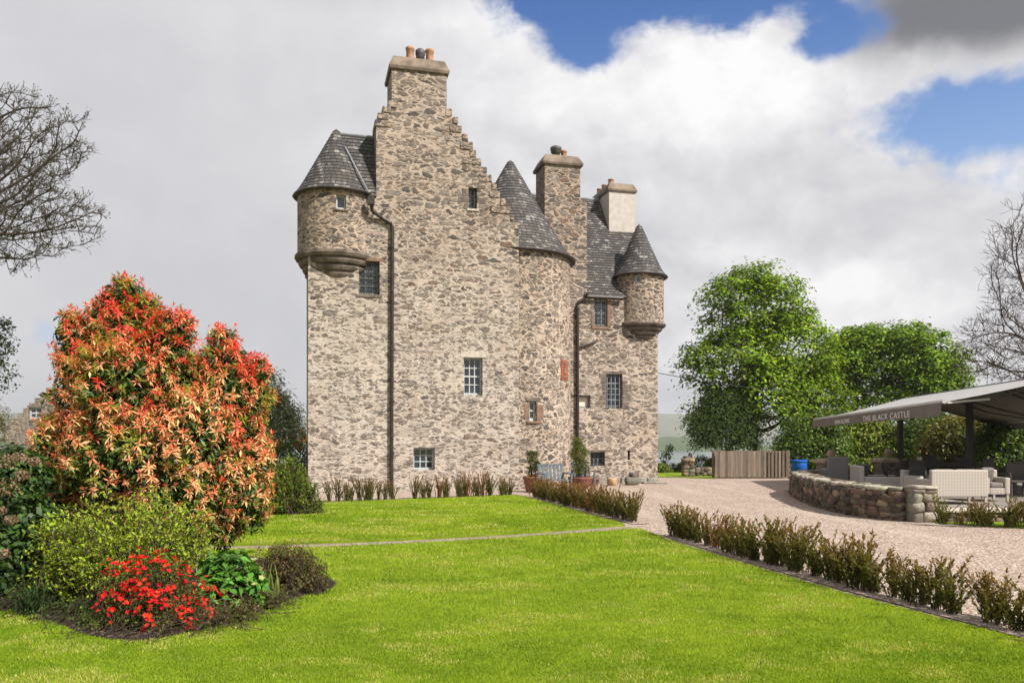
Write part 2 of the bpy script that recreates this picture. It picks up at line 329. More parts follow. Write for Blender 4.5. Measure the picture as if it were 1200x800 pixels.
def slate():
    m, n, b = newmat('stone_slates', 0.75); uv = n.coord('UV'); co = n.coord()
    br = n.node('ShaderNodeTexBrick', {'offset': 0.5}, {'Vector': uv, 'Color1': (0.0, 0.0, 0.0, 1), 'Color2': (1, 1, 1, 1), 'Mortar': (0.5, 0.5, 0.5, 1), 'Scale': 1.0, 'Mortar Size': 0.010, 'Mortar Smooth': 0.2, 'Bias': 0.0, 'Brick Width': 0.185, 'Row Height': 0.15})
    c = n.ramp(br.outputs[0], [(0.0, (0.048, 0.045, 0.044)), (0.3, (0.077, 0.070, 0.067)), (0.55, (0.060, 0.054, 0.053)), (0.8, (0.100, 0.090, 0.085)), (1.0, (0.15, 0.138, 0.13))])
    lic = n.noise(co, 5.5, 7, 0.7); l2 = n.noise(co, 1.2, 3)
    c = n.mix(n.math('MULTIPLY', n.step(n.math('ADD', lic, n.math('MULTIPLY', n.math('SUBTRACT', br.outputs[0], 0.5), 0.16)), 0.565, 0.66), 0.75), c, (0.31, 0.295, 0.27))
    c = n.mix(n.math('MULTIPLY', n.step(l2, 0.5, 0.75), 0.3), c, (0.11, 0.085, 0.05))
    c = n.mix(br.outputs[1], c, (0.022, 0.02, 0.019))
    n.set(b.inputs['Base Color'], c)
    h = n.math('ADD', n.math('MULTIPLY', n.math('SUBTRACT', 1.0, br.outputs[1]), 0.6), n.math('ADD', n.math('MULTIPLY', br.outputs[0], 0.35), n.math('MULTIPLY', n.noise(co, 25, 5), 0.4)))
    n.set(b.inputs['Normal'], n.bump(h, 0.8, 0.02)); return m
M_SLATE = slate()
def glass():
    m, n, b = newmat('window_glass', 0.06); b.inputs['Specular IOR Level'].default_value = 0.9
    n.set(b.inputs['Base Color'], n.mix(n.step(n.noise(n.coord(), 1.2, 2), 0.4, 0.6), (0.010, 0.014, 0.018), (0.03, 0.045, 0.055))); 
    n.set(b.inputs['Normal'], n.bump(n.noise(n.coord(), 3, 2), 0.25, 0.02)); return m
M_GLASS = glass()
def foliage(name, trans=0.3, rough=0.5, spec=0.35, attr='tint'):
    m, n, b = newmat(name, rough); b.inputs['Specular IOR Level'].default_value = spec
    a = n.node('ShaderNodeAttribute', {'attribute_name': attr}).outputs['Color']
    n.set(b.inputs['Base Color'], a)
    if trans:
        t = n.node('ShaderNodeBsdfTranslucent'); n.set(t.inputs[0], n.mix(1.0, a, (1.35, 1.25, 0.55), 'MULTIPLY'))
        mx = n.node('ShaderNodeMixShader', None, {0: trans, 1: b.outputs[0], 2: t.outputs[0]})
        n.set(m.node_tree.nodes['Material Output'].inputs[0], mx.outputs[0])
    return m
M_LEAF = foliage('leaf', 0.36, 0.6, 0.12); M_GLOSS = foliage('glossy_leaf', 0.25, 0.45, 0.25); M_PETAL = foliage('petal', 0.38, 0.6, 0.15); M_BLADE = foliage('grass_blade', 0.38, 0.7, 0.08)
M_STONE_T = None
def tint_stone():
    m, n, b = newmat('field_stone', 0.93); co = n.coord(); a = n.node('ShaderNodeAttribute', {'attribute_name': 'tint'}).outputs['Color']
    f = n.noise(co, 9, 7, 0.7); g = n.noise(co, 40, 4, 0.7)
    c = n.mix(n.step(f, 0.3, 0.75), n.mix(0.55, a, (0.04, 0.034, 0.028)), a); c = n.mix(n.math('MULTIPLY', n.step(g, 0.55, 0.75), 0.4), c, (0.36, 0.32, 0.26))
    n.set(b.inputs['Base Color'], c); n.set(b.inputs['Normal'], n.bump(n.math('ADD', f, n.math('MULTIPLY', g, 0.4)), 0.7, 0.03)); return m
M_STONE_T = tint_stone()
def bark(name, c):
    m, n, b = newmat(name, 0.95); co = n.coord(); f = n.noise(n.mapping(co, (6, 6, 1.2)), 3, 6, 0.65)
    n.set(b.inputs['Base Color'], n.mix(n.step(f, 0.3, 0.7), tuple(x*0.5 for x in c), tuple(x*1.3 for x in c))); n.set(b.inputs['Normal'], n.bump(f, 0.7, 0.03)); return m
M_BARK = bark('bark', (0.075, 0.058, 0.045)); M_TWIG = bark('reddish_twig', (0.085, 0.058, 0.046)); M_STEM = bark('shrub_stem', (0.06, 0.042, 0.03))
def lawn_mat():
    m, n, b = newmat('lawn_grass', 0.9); b.inputs['Specular IOR Level'].default_value = 0.1; co = n.coord()
    p1 = n.noise(n.mapping(co, (0.75, 1.25, 1)), 1.1, 7, 0.66, 0.6); p2 = n.noise(n.mapping(co, (1, 1.6, 1)), 2.6, 5, 0.6); f = n.noise(n.mapping(co, (1, 0.55, 1)), 42, 4, 0.7); f2 = n.noise(co, 150, 3, 0.7)
    c = n.mix(n.step(p2, 0.32, 0.68), (0.145, 0.225, 0.012), (0.25, 0.325, 0.022))
    c = n.mix(n.math('MULTIPLY', n.step(p1, 0.54, 0.70), 0.62), c, (0.36, 0.35, 0.09))
    k = n.math('ADD', n.math('MULTIPLY', f, 0.55), n.math('MULTIPLY', f2, 0.45))
    c = n.mix(n.step(k, 0.34, 0.64), n.mix(0.5, c, (0.048, 0.085, 0.008)), c)
    n.set(b.inputs['Base Color'], c); n.set(b.inputs['Normal'], n.bump(k, 0.9, 0.03)); return m
M_LAWN = lawn_mat()
def meadow_mat():
    m, n, b = newmat('rough_meadow', 0.95); co = n.coord()
    f = n.noise(co, 0.12, 5, 0.6); g = n.noise(co, 4, 6, 0.7)
    c = n.mix(n.step(f, 0.42, 0.58), (0.12, 0.16, 0.02), (0.26, 0.21, 0.05)); c = n.mix(n.step(g, 0.3, 0.7), n.mix(0.5, c, (0.03, 0.05, 0.01)), c)
    n.set(b.inputs['Base Color'], c); n.set(b.inputs['Normal'], n.bump(g, 0.8, 0.1)); return m
M_MEADOW = meadow_mat()
def gravel_mat(name, sc=26.0, tone=1.0):
    m, n, b = newmat(name, 0.95); co = n.coord(); v = n.vor(co, sc, 'F1'); r = n.sep(v.outputs['Color'])[0]; d = v.outputs['Distance']
    c = n.ramp(r, [(0.0, tuple(x*tone for x in (0.17, 0.12, 0.09))), (0.25, tuple(x*tone for x in (0.33, 0.255, 0.205))), (0.6, tuple(x*tone for x in (0.43, 0.345, 0.285))), (0.85, tuple(x*tone for x in (0.36, 0.27, 0.21))), (1.0, tuple(x*tone for x in (0.55, 0.48, 0.42)))])
    big = n.noise(n.mapping(co, (1, 1, 1)), 0.8, 6, 0.65)
    c = n.mix(n.step(d, 0.45, 0.75), c, n.mix(0.6, c, (0.07, 0.05, 0.04)))
    c = n.mix(n.math('MULTIPLY', n.step(big, 0.42, 0.66), 0.45), c, (0.29, 0.215, 0.17))
    tr = n.noise(n.mapping(co, (1.6, 0.16, 1), (0, 0, 0), (0, 0, 0.3)), 0.9, 5, 0.6); c = n.mix(n.math('MULTIPLY', n.step(tr, 0.52, 0.66), 0.35), c, (0.50, 0.41, 0.345))
    n.set(b.inputs['Base Color'], c); n.set(b.inputs['Normal'], n.bump(n.math('SUBTRACT', n.math('MULTIPLY', n.noise(co, 9, 4), 0.7), d), 0.9, 0.025)); return m
M_GRAVEL = gravel_mat('pinkish_gravel', 22.0, 1.12); M_PATHG = gravel_mat('grey_path_gravel', 30, 0.85)
def soil_mat():
    m, n, b = newmat('dark_soil', 0.98); co = n.coord(); f = n.noise(co, 14, 7, 0.7); v = n.vor(co, 30, 'F1')
    c = n.mix(n.step(f, 0.3, 0.7), (0.012, 0.008, 0.006), (0.048, 0.031, 0.021)); c = n.mix(n.step(n.sep(v.outputs['Color'])[0], 0.85, 0.9), c, (0.16, 0.11, 0.075))
    n.set(b.inputs['Base Color'], c); n.set(b.inputs['Normal'], n.bump(n.math('SUBTRACT', f, n.math('MULTIPLY', v.outputs['Distance'], 0.5)), 1.0, 0.05)); return m
M_SOIL = soil_mat()
def water_mat():
    m, n, b = newmat('loch_water', 0.12); b.inputs['Base Color'].default_value = (0.05, 0.08, 0.10, 1); b.inputs['Specular IOR Level'].default_value = 0.6
    n.set(b.inputs['Normal'], n.bump(n.noise(n.mapping(n.coord(), (1, 2.5, 1)), 0.25, 5, 0.6), 0.35, 0.4)); return m
M_WATER = water_mat()
def hill_mat(name, a, c_):
    m, n, b = newmat(name, 1.0); f = n.noise(n.coord(), 0.006, 8, 0.65); n.set(b.inputs['Base Color'], n.mix(n.step(f, 0.35, 0.65), a, c_)); return m
M_HILL = hill_mat('moorland_hill', (0.075, 0.095, 0.045), (0.15, 0.14, 0.08)); M_GHILL = hill_mat('green_headland', (0.085, 0.115, 0.045), (0.06, 0.085, 0.035))
# ------------------------------------------------------------------ the setting
def ground_sheet():
    xs = np.concatenate([np.linspace(-900, -70, 14), np.linspace(-60, 60, 61), np.linspace(70, 900, 14)])
    ys = np.concatenate([np.linspace(-120, -20, 6), np.linspace(-16, 70, 44), np.linspace(76, 260, 24), np.linspace(280, 900, 8)])
    X, Y = np.meshgrid(xs, ys)
    t = np.clip((np.maximum(Y-52, 0))/110, 0, 1); Z = -0.04-12.5*(t*t*(3-2*t))
    Z += np.where((Y > 45), 1, 0)*0.25*np.sin(X*0.11+Y*0.07)*np.clip((Y-45)/20, 0, 1)
    V = np.stack([X, Y, Z], -1).reshape(-1, 3); nx = len(xs); i, j = np.meshgrid(np.arange(nx-1), np.arange(len(ys)-1)); a = (j*nx+i).ravel()
    return tag(mesh_np('ground', V, np.stack([a, a+1, a+nx+1, a+nx], 1), M_MEADOW, smooth=True), kind='structure')
ground_sheet()
GRAVEL = [(-6.2, 22.2), (-3.0, 24.0), (0.35, 25.6), (0.9, 20.5), (2.2, 14.6), (3.3, 9.6), (4.4, 5.2), (5.1, 2.5), (16, 2.0), (15.2, 13.6), (9.0, 17.0), (8.6, 19), (9.4, 28), (14, 31.5), (13.6, 37.2), (9.6, 37.5), (6.8, 38.6), (4.0, 40), (-6, 41), (-9.5, 36), (-8.0, 26)]
poly_sheet('gravel_drive', GRAVEL, -0.012, M_GRAVEL)
PATHE = [(-9.5, 12.9), (-6.0, 13.15), (-3.45, 13.6), (-1.6, 14.2), (0.6, 15.3), (2.3, 16.5)]        # far edge of the path
PATHN = [(2.42, 15.95), (0.75, 14.9), (-1.5, 13.75), (-3.35, 13.15), (-6.0, 12.65), (-9.5, 12.4)]
pe = [tuple(p) for p in smooth_path(PATHE, 6)]; pn = [tuple(p) for p in smooth_path(PATHN, 6)]
poly_sheet('gravel_path', [(p[0], p[1]+0.05) for p in pe]+[(p[0], p[1]-0.05) for p in pn], -0.004, M_PATHG)
UPPER = pe[::-1]+[(-9.5, 22.4), (-6.3, 22.0), (-5.0, 22.35), (-2.2, 23.9), (0.05, 25.2), (0.3, 25.0), (1.3, 20.8)]
UPPER = pe+[(1.25, 20.9), (0.32, 24.75), (0.05, 25.2), (-0.3, 25.0), (-2.2, 23.9), (-5.0, 22.35), (-6.3, 21.9), (-9.5, 21.4)]
LOWER = pn[::-1]+[(2.55, 15.75), (2.72, 14.1), (3.3, 11.3), (3.78, 9.2), (4.2, 7.9), (4.7, 6.4), (5.3, 3.6), (5.8, 1.0), (-12, 1.0), (-12, 12.2)]
poly_sheet('lawn', UPPER, 0.035, M_LAWN, thick=0.10); poly_sheet('lawn', LOWER, 0.012, M_LAWN, thick=0.08)
BEDC = [(-8.5, 8.6), (-5.3, 8.35), (-4.4, 7.75), (-3.75, 7.2), (-3.25, 7.02), (-2.95, 7.3), (-2.72, 8.0), (-2.45, 8.75), (-2.12, 9.5), (-2.22, 10.05), (-2.7, 10.7), (-3.2, 11.5), (-4.2, 12.1), (-6, 12.1), (-8.5, 11.8)]
BED = [tuple(p) for p in smooth_path(BEDC, 5, True)]
def bed():
    c = np.array([-4.6, 9.8]); P = np.array(BED); rings = []; n = len(P)
    for k, h in ((1.0, 0.014), (0.985, 0.03), (0.94, 0.05), (0.8, 0.09), (0.5, 0.13)):
        q = c+(P-c)*k; z = np.full(n, h)+(rng.normal(size=n)*0.008 if k < 0.98 else 0); rings.append(np.column_stack([q, z]))
    V = list(np.concatenate(rings))+[np.array([c[0], c[1], 0.14])]; F = []
    for i in range(len(rings)-1): F += [(i*n+j, i*n+(j+1) % n, (i+1)*n+(j+1) % n, (i+1)*n+j) for j in range(n)]
    b0 = (len(rings)-1)*n; F += [(b0+j, b0+(j+1) % n, len(V)-1) for j in range(n)]
    tag(mesh_np('flower_bed_soil', V, F, M_SOIL), kind='structure')
bed()
# soil strips under the rows of young hedging
def strip(name, pts, wd, z, mat):
    P = [np.array(p, float) for p in pts]; a = []; b = []
    for i, p in enumerate(P):
        d = P[min(i+1, len(P)-1)]-P[max(i-1, 0)]; d /= np.linalg.norm(d); nn = np.array([-d[1], d[0]]); a.append(p+nn*wd/2); b.append(p-nn*wd/2)
    poly_sheet(name, a+b[::-1], z, mat)
strip('gravel_border', [(-6.6, 22.55), (-5.0, 23.0), (-2.2, 24.55), (0.3, 25.85)], 1.0, -0.006, M_PATHG)
strip('hedge_border', [(0.72, 24.6), (1.75, 20.6), (2.7, 16.9)], 0.40, 0.0, M_GRAVEL)
strip('hedge_border', [(2.95, 14.9), (3.2, 13.6), (3.62, 11.4), (4.1, 9.4), (4.6, 7.7), (5.2, 5.2)], 0.40, 0.0, M_GRAVEL)
# water, far shores
V = [(-9000, 100, -11), (9000, 100, -11), (9000, 12500, -11), (-9000, 12500, -11)]
tag(mesh_np('loch_water', V, [(0, 1, 2, 3)], M_WATER), kind='structure')
def hill(name, x0, x1, y, depth, prof, mat, nx=120, ny=16, seed=1):
    g = np.random.default_rng(seed); xs = np.linspace(x0, x1, nx); ts = np.linspace(0, 1, ny); ph = g.uniform(0, 6.28, 8)
    hz = np.interp(xs, [p[0] for p in prof], [p[1] for p in prof])
    V = []
    for t in ts:
        env = math.sin(math.pi*min(t, 0.999))**0.8
        n = sum(np.sin(xs*(k+1)*math.pi*2/(x1-x0)*2.3+ph[k]+t*3*(k % 3))/(k+1.5) for k in range(8))
        V.append(np.column_stack([xs, np.full(nx, y+depth*t), -13+(hz+13)*env*(1+0.10*n)]))
    i, j = np.meshgrid(np.arange(nx-1), np.arange(ny-1)); a = (j*nx+i).ravel()
    tag(mesh_np(name, np.concatenate(V), np.stack([a, a+1, a+nx+1, a+nx], 1), mat, smooth=True), kind='structure')
hill('mountain', -3600, 3600, 2700, 1500, [(-3600, 60), (-1800, 110), (-900, 95), (-300, 120), (300, 118), (640, 106), (800, 92), (1200, 60), (2000, 90), (3600, 50)], M_HILL, seed=3)
hill('headland', 60, 520, 900, 260, [(60, 2), (140, 7), (215, 5.5), (260, -3), (330, -6), (420, -4), (520, -12)], M_GHILL, seed=5)
def haze():
    m = bpy.data.materials.new('pale_air'); m.use_nodes = True; nt = m.node_tree; nt.nodes.remove(nt.nodes['Principled BSDF'])
    v = nt.nodes.new('ShaderNodeVolumePrincipled'); v.inputs['Color'].default_value = (0.90, 0.93, 0.97, 1); v.inputs['Density'].default_value = 0.00024; v.inputs['Anisotropy'].default_value = 0.3
    nt.links.new(v.outputs[0], nt.nodes['Material Output'].inputs['Volume'])
    b = MB(); b.bb(-4200, 4200, -400, 4700, -14.5, 175); o = b.build('haze', m); tag(o, kind='stuff'); o.display_type = 'WIRE'
haze()
# ------------------------------------------------------------------ the castle (its own frame: s along the gable, v into the house, z up)
TH = R(14.5); AX, AY = -6.74, 26.8; CS, SN = math.cos(TH), math.sin(TH)
castle = empty('tower_house_castle', (AX, AY, 0), TH, 'tall rubble stone castle with crow-stepped gable, conical slate turrets and chimneys', 'castle')
def CP(px, py, v=0.0):
    k = (px-600)/950; s = (k*(AY+CS*v)-AX+SN*v)/(CS-k*SN); Y = AY+SN*s+CS*v
    return s, 1.75+(515-py)/950*Y
def CR(x0, y0, x1, y1, v=0.0):
    a, b = CP(x0, y0, v), CP(x1, y1, v); return (a[0], b[0], b[1], a[1])          # s0,s1,z0,z1
def on_circle(px, py, c, r):
    k = (px-600)/950; ox, oy = -AX, -AY; o = np.array([ox*CS+oy*SN, -ox*SN+oy*CS]); d = np.array([k*CS+SN, -k*SN+CS])
    q = o-np.array(c); A = d@d; B = 2*q@d; C_ = q@q-r*r; t = (-B-math.sqrt(max(B*B-4*A*C_, 0)))/(2*A); p = o+d*t-np.array(c)
    return math.atan2(p[1], p[0]), 1.75+(515-py)/950*t
def panel(name, outline, holes, M, thick, reveal, mat, parent=castle):
    """wall slab: outline in (a,z), M maps (a, depth, z) to castle coordinates"""
    loops = [[Vector((a, z, 0)) for a, z in outline]]+[[Vector(p) for p in ((h[0], h[2], 0), (h[0], h[3], 0), (h[1], h[3], 0), (h[1], h[2], 0))] for h in holes]
    flat = [p for l in loops for p in l]; tri = tessellate_polygon(loops); b = MB()
    V = [M(p.x, 0, p.y) for p in flat]; F = []
    for t in tri:
        p = [flat[i] for i in t]; cr = (p[1]-p[0]).cross(p[2]-p[0]).z; F.append(tuple(t) if cr > 0 else tuple(reversed(t)))
    b.add(V, F); n = len(outline)
    area = sum(outline[i][0]*outline[(i+1) % n][1]-outline[(i+1) % n][0]*outline[i][1] for i in range(n))
    for i in range(n):
        p, q = outline[i], outline[(i+1) % n]; f = [M(p[0], 0, p[1]), M(p[0], thick, p[1]), M(q[0], thick, q[1]), M(q[0], 0, q[1])]
        b.add(f, [(0, 1, 2, 3) if area > 0 else (3, 2, 1, 0)])
    tb = tessellate_polygon([loops[0]]); b.add([M(p.x, thick, p.y) for p in loops[0]], [tuple(t) for t in tb])
    for h in holes:
        c = [(h[0], h[2]), (h[1], h[2]), (h[1], h[3]), (h[0], h[3])]
        for i in range(4):
            p, q = c[i], c[(i+1) % 4]; b.add([M(p[0], 0, p[1]), M(q[0], 0, q[1]), M(q[0], reveal, q[1]), M(p[0], reveal, p[1])], [(0, 1, 2, 3)])
    return b.build(name, mat, parent)
def window(M, w_, h, frame_mat, nx, nz, grille=0, fw=0.055, bar=0.03, sill=None, lintel=None, gmat=None, blind=False, label=None):
    """M maps (across from the middle, depth, up from the sill); depth 0 is the frame's outer face"""
    b = MB(); 
    def bx(B, x0, x1, y0, y1, z0, z1):
        V = [M(x, y, z) for z in (z0, z1) for x, y in ((x0, y0), (x1, y0), (x1, y1), (x0, y1))]
        B.add(V, [(0, 3, 2, 1), (4, 5, 6, 7), (0, 1, 5, 4), (1, 2, 6, 5), (2, 3, 7, 6), (3, 0, 4, 7)])
    bx(b, -w_/2, -w_/2+fw, 0, .07, 0, h); bx(b, w_/2-fw, w_/2, 0, .07, 0, h); bx(b, -w_/2+fw, w_/2-fw, 0, .07, 0, fw*1.5); bx(b, -w_/2+fw, w_/2-fw, 0, .07, h-fw, h)
    iw, ih = w_-2*fw, h-2.5*fw
    for i in range(1, nx): x = -iw/2+iw*i/nx; bx(b, x-bar/2, x+bar/2, .012, .058, fw*1.5, h-fw)
    for i in range(1, nz):
        z = fw*1.5+ih*i/nz; bb_ = bar*(1.7 if nz % 2 == 0 and i == nz//2 else 1); bx(b, -iw/2, iw/2, .008, .062, z-bb_/2, z+bb_/2)
    f = b.build('window', frame_mat, castle)
    if label: f['label'] = label
    g = MB(); bx(g, -iw/2, iw/2, .034, .044, fw*1.5, h-fw); g.build('pane', M_CREAM if blind else M_GLASS, f)
    if grille:
        g = MB(); gx, gz = grille
        for i in range(gx): x = -w_/2+w_*(i+.5)/gx; bx(g, x-.013, x+.013, -.115, -.09, -.02, h+.02)
        for i in range(gz): z = h*(i+.5)/gz; bx(g, -w_/2-.02, w_/2+.02, -.09, -.068, z-.013, z+.013)
        g.build('grille', gmat or M_IRON, f)
    for nm, sp in (('sill', sill), ('lintel', lintel)):
        if sp:
            g = MB(); ov, hh, dep, pr, mt = sp; z0, z1 = (-hh, -.004) if nm == 'sill' else (h+.004, h+hh)
            bx(g, -w_/2-ov, w_/2+ov, -dep-pr, .05, z0, z1); g.build(nm, mt, f, bevel=0.012)
    return f
front = lambda v: (lambda a, d, z: (a, v+d, z))
def wmap(s, z, v, rec): return lambda x, y, zz: (s+x, v+rec+y, z+zz)
EXT = 7.21; GV = 0.0
# --- gable of the wing, stepped
zs_sh_r = CP(524, 120)[1]; s_ch0, s_ch1 = CP(459, 120)[0], CP(523.5, 120)[0]; zsh = CP(492, 121)[1]
rs = []; nst = 15; s_r0, z_r0 = CP(524, 119); s_r1, z_r1 = CP(606.5, 262); EAVE = 9.0
zcap = CP(490, 84)[1]
out = [(0, -0.3), (EXT, -0.3), (EXT, z_r1)]
steps_r = [(EXT+(s_r0-EXT)*i/nst, z_r1+(z_r0-z_r1)*i/nst) for i in range(nst+1)]
for i in range(nst): out += [(steps_r[i+1][0], steps_r[i][1]), (steps_r[i+1][0], steps_r[i+1][1])] if i < nst-1 else [(s_ch1, steps_r[i][1])]
out += [(s_ch1, zcap), (s_ch0, zcap)]
lst = [(456.5, 119), (450, 125.5), (444.5, 133), (441, 141)]; L0 = [CP(*p) for p in lst]
out += [(s_ch0, L0[0][1])]
for i, (s_, z_) in enumerate(L0):
    out += [(s_, z_)]
    if i < 3: out += [(s_, L0[i+1][1])]
sL = L0[-1][0]
out += [(sL, 9.95), (0.95, 9.95), (0.95, 7.9), (0, 7.9)]
W1 = CR(420.5, 305, 445, 345.5); W2 = CR(543.5, 418.5, 565.5, 463); W3 = CR(484.5, 524.5, 509.5, 550.5); W4 = CR(549, 219.5, 559, 245)
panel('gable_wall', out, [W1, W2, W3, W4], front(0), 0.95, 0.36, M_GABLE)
# crow steps, worked blocks a little proud of the rubble
b = MB(); g = random.Random(3)
for i in range(nst):
    s0, s1 = steps_r[i+1][0], steps_r[i][0]; z1 = steps_r[i][1]; hh = (z_r0-z_r1)/nst*0.92
    b.bb(s0+0.03-g.random()**2*0.55, s1+g.uniform(-.03, .06), -0.012-g.random()*0.035, 0.99, z1-hh*g.uniform(.75, 1.05), z1+g.uniform(.004, .04))
b.build('crow_steps', M_WALL, castle, bevel=0.03); b = MB()
for i in range(4):
    s0, z1 = L0[i]; b.bb(s0-0.05, s0+0.22+g.random()*0.3, -0.03-g.random()*0.02, 0.98, z1-0.2, z1+0.022)
b.build('crow_steps', M_WALL, castle, bevel=0.03)
# other walls of the wing block
side = lambda s0: (lambda a, d, z: (s0+d, a, z)); 
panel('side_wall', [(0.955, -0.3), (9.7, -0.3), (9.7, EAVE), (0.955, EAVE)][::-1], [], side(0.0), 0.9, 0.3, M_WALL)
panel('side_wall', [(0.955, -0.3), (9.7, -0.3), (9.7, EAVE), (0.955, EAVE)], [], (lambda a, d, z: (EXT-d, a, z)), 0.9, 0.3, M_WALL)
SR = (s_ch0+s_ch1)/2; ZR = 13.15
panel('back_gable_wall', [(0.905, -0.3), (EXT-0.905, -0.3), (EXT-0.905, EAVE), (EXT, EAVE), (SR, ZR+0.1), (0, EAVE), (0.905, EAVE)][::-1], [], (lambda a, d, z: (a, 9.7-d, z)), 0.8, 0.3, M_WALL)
# chimney on the gable: the shaft behind the flush face
def cope(name, s0, s1, v0, v1, z0, z1, over, parent, mat=M_CAP):
    c = MB(); o = over; d = 0.05
    rings = [(o, z0), (o+0.03, z0+(z1-z0)*0.22), (-0.06, z1)]
    V = []
    for e, z in rings: V += [(s0-e, v0-e, z), (s1+e, v0-e, z), (s1+e, v1+e, z), (s0-e, v1+e, z)]
    F = [(0, 3, 2, 1), (8, 9, 10, 11)]+[(i*4+j, i*4+(j+1) % 4, i*4+4+(j+1) % 4, i*4+4+j) for i in range(2) for j in range(4)]
    c.add(V, F); return c.build(name, mat, parent, bevel=0.015)
def pot(s, v, z, h, r, mat, parent, cowl=False):
    c = MB()
    prof = [(r*1.02, 0), (r*1.08, 0.04), (r*0.95, 0.08), (r*0.88, h*0.8), (r*1.05, h*0.84), (r*1.05, h*0.95), (r*0.85, h), (r*0.7, h), (r*0.68, h-.15)]
    if cowl: prof = [(r*.8, 0), (r*.8, h*.45), (r*1.05, h*.5), (r*.98, h*.62), (r*1.15, h*.68), (r*1.15, h*.9), (r*.7, h), (r*.05, h+.02)]
    c.lathe(prof, (s, v, z), 16); return c.build('chimney_pot', mat, parent, smooth=True)
b = MB(); b.bb(s_ch0, s_ch1, 0.953, 1.45, 10.5, zcap); b.bb(s_ch0+.01, s_ch1-.01, 0.01, 1.44, zcap-.02, zcap+.01)
chim = b.build('chimney_stack', M_GABLE, castle)
ztop = CP(490, 67.5)[1]; cope('chimney_cope', s_ch0, s_ch1, 0.0, 1.45, zcap, ztop, 0.07, chim)
for i, (px, m_, cw) in enumerate(((480.5, M_POT, 0), (492.5, M_DPOT, 1), (503.5, M_POT, 0))):
    pot(CP(px, 66, .7)[0], 0.7, ztop-.01, 0.66-(0.03 if cw else 0), 0.15, m_, chim, cw)
# --- slate roofs, laid in overlapping courses
def slab(name, q0, q1, r0, r1, parent=castle, ch=0.15, mat=M_SLATE, lift=0.028, thick=0.06):
    q0, q1, r0, r1 = map(Vector, (q0, q1, r0, r1)); up = ((r0+r1)-(q0+q1))/2; Ls = up.length; n = max(2, round(Ls/ch)); nn = (q1-q0).cross(up).normalized()
    if nn.z < 0: nn = -nn
    V = []; F = []; UV = []; ax = (q1-q0).normalized()
    for i in range(n):
        t0, t1 = i/n, (i+1)/n; a0, a1 = q0.lerp(r0, t0), q1.lerp(r1, t0); c0, c1 = q0.lerp(r0, t1), q1.lerp(r1, t1); o = len(V)
        P = [a0+nn*lift, a1+nn*lift, c1+nn*.004, c0+nn*.004, a0-nn*.01, a1-nn*.01]; V += P
        F += [(o, o+1, o+2, o+3), (o+4, o+5, o+1, o)]
        u = [((p-q0).dot(ax)+i*0.37, (i+tt)*ch) for p, tt in ((a0, .02), (a1, .02), (c1, .98), (c0, .98))]; UV += u+[(u[0][0], i*ch+.05)]*4
    o = len(V); d = nn*-thick; V += [q0-nn*.012, q1-nn*.012, r1-nn*.012, r0-nn*.012, q0+d, q1+d, r1+d, r0+d]
    F += [(o+4, o+7, o+6, o+5), (o, o+4, o+5, o+1), (o+1, o+5, o+6, o+2), (o+3, o+7, o+4, o)]; UV += [(0, 0.05)]*16
    return mesh_np(name, V, F, mat, parent, uv=UV)
def cone(name, c, r, z0, z1, parent, ch=0.145, k=48, flare=0.10, tip=0.05):
    H = z1-z0; Ls = math.hypot(H, r); n = round(Ls/ch); V = []; F = []; UV = []
    def rad(t): return tip+(r-flare-tip)*(1-t)+flare*max(0, 1-t*4.5)**2
    for i in range(n):
        t0, t1 = i/n, (i+1)/n; ra, rb = rad(t0)+.022, rad(t1)+.002; za, zb = z0+H*t0, z0+H*t1
        if i == n-1: rb = 0.001
        for j in range(k):
            a0, a1 = 2*math.pi*j/k, 2*math.pi*(j+1)/k; o = len(V)
            V += [(c[0]+q*math.cos(a), c[1]+q*math.sin(a), z) for q, a, z in ((ra, a0, za), (ra, a1, za), (rb, a1, zb), (rb, a0, zb))]+[(c[0]+(ra-.045)*math.cos(a), c[1]+(ra-.045)*math.sin(a), za-.004) for a in (a0, a1)]
            F += [(o, o+1, o+2, o+3), (o+4, o+5, o+1, o)]; rm = max(0.35, rad((t0+t1)/2)); off = (i*37 % 11)*.071
            UV += [(a0*rm+off, (i+.02)*.15), (a1*rm+off, (i+.02)*.15), (a1*rm+off, (i+.98)*.15), (a0*rm+off, (i+.98)*.15)]+[(a0*rm+off, i*.15+.04)]*4
    o = len(V); V += [(c[0]+(r-.02)*math.cos(2*math.pi*j/k), c[1]+(r-.02)*math.sin(2*math.pi*j/k), z0-.03) for j in range(k)]; F.append(tuple(range(o, o+k))[::-1]); UV += [(0, .05)]*k
    return mesh_np(name, V, F, M_SLATE, parent, uv=UV)
slab('slate_roof', (-.05, .96, EAVE-.05), (-.05, 9.75, EAVE-.05), (SR, .96, ZR), (SR, 9.75, ZR))
slab('slate_roof', (EXT+.05, .96, EAVE-.05), (EXT+.05, 9.75, EAVE-.05), (SR, .96, ZR), (SR, 9.75, ZR))
MV = 3.0; MS = 13.9; VR = 6.35; ZM = 12.38; ME = CP(710, 347.5, MV)[1]
W5 = CR(696, 350, 711.5, 382.5, MV); W6 = CR(710, 438, 729.5, 478.5, MV); W7 = CR(678.3, 463, 692, 478, MV); W8 = CR(691.8, 529.5, 709, 545.5, MV); W9 = CR(735.5, 527.5, 738.5, 538.5, MV)
s_ck0, s_ck1 = CP(638.4, 200, MV)[0], CP(680, 200, MV)[0]; s_lo = CP(687.5, 240, MV)[0]; z_lo = CP(685, 232, MV)[1]; z_c2 = CP(660, 194, MV)[1]; z_c2t = CP(660, 181.5, MV)[1]
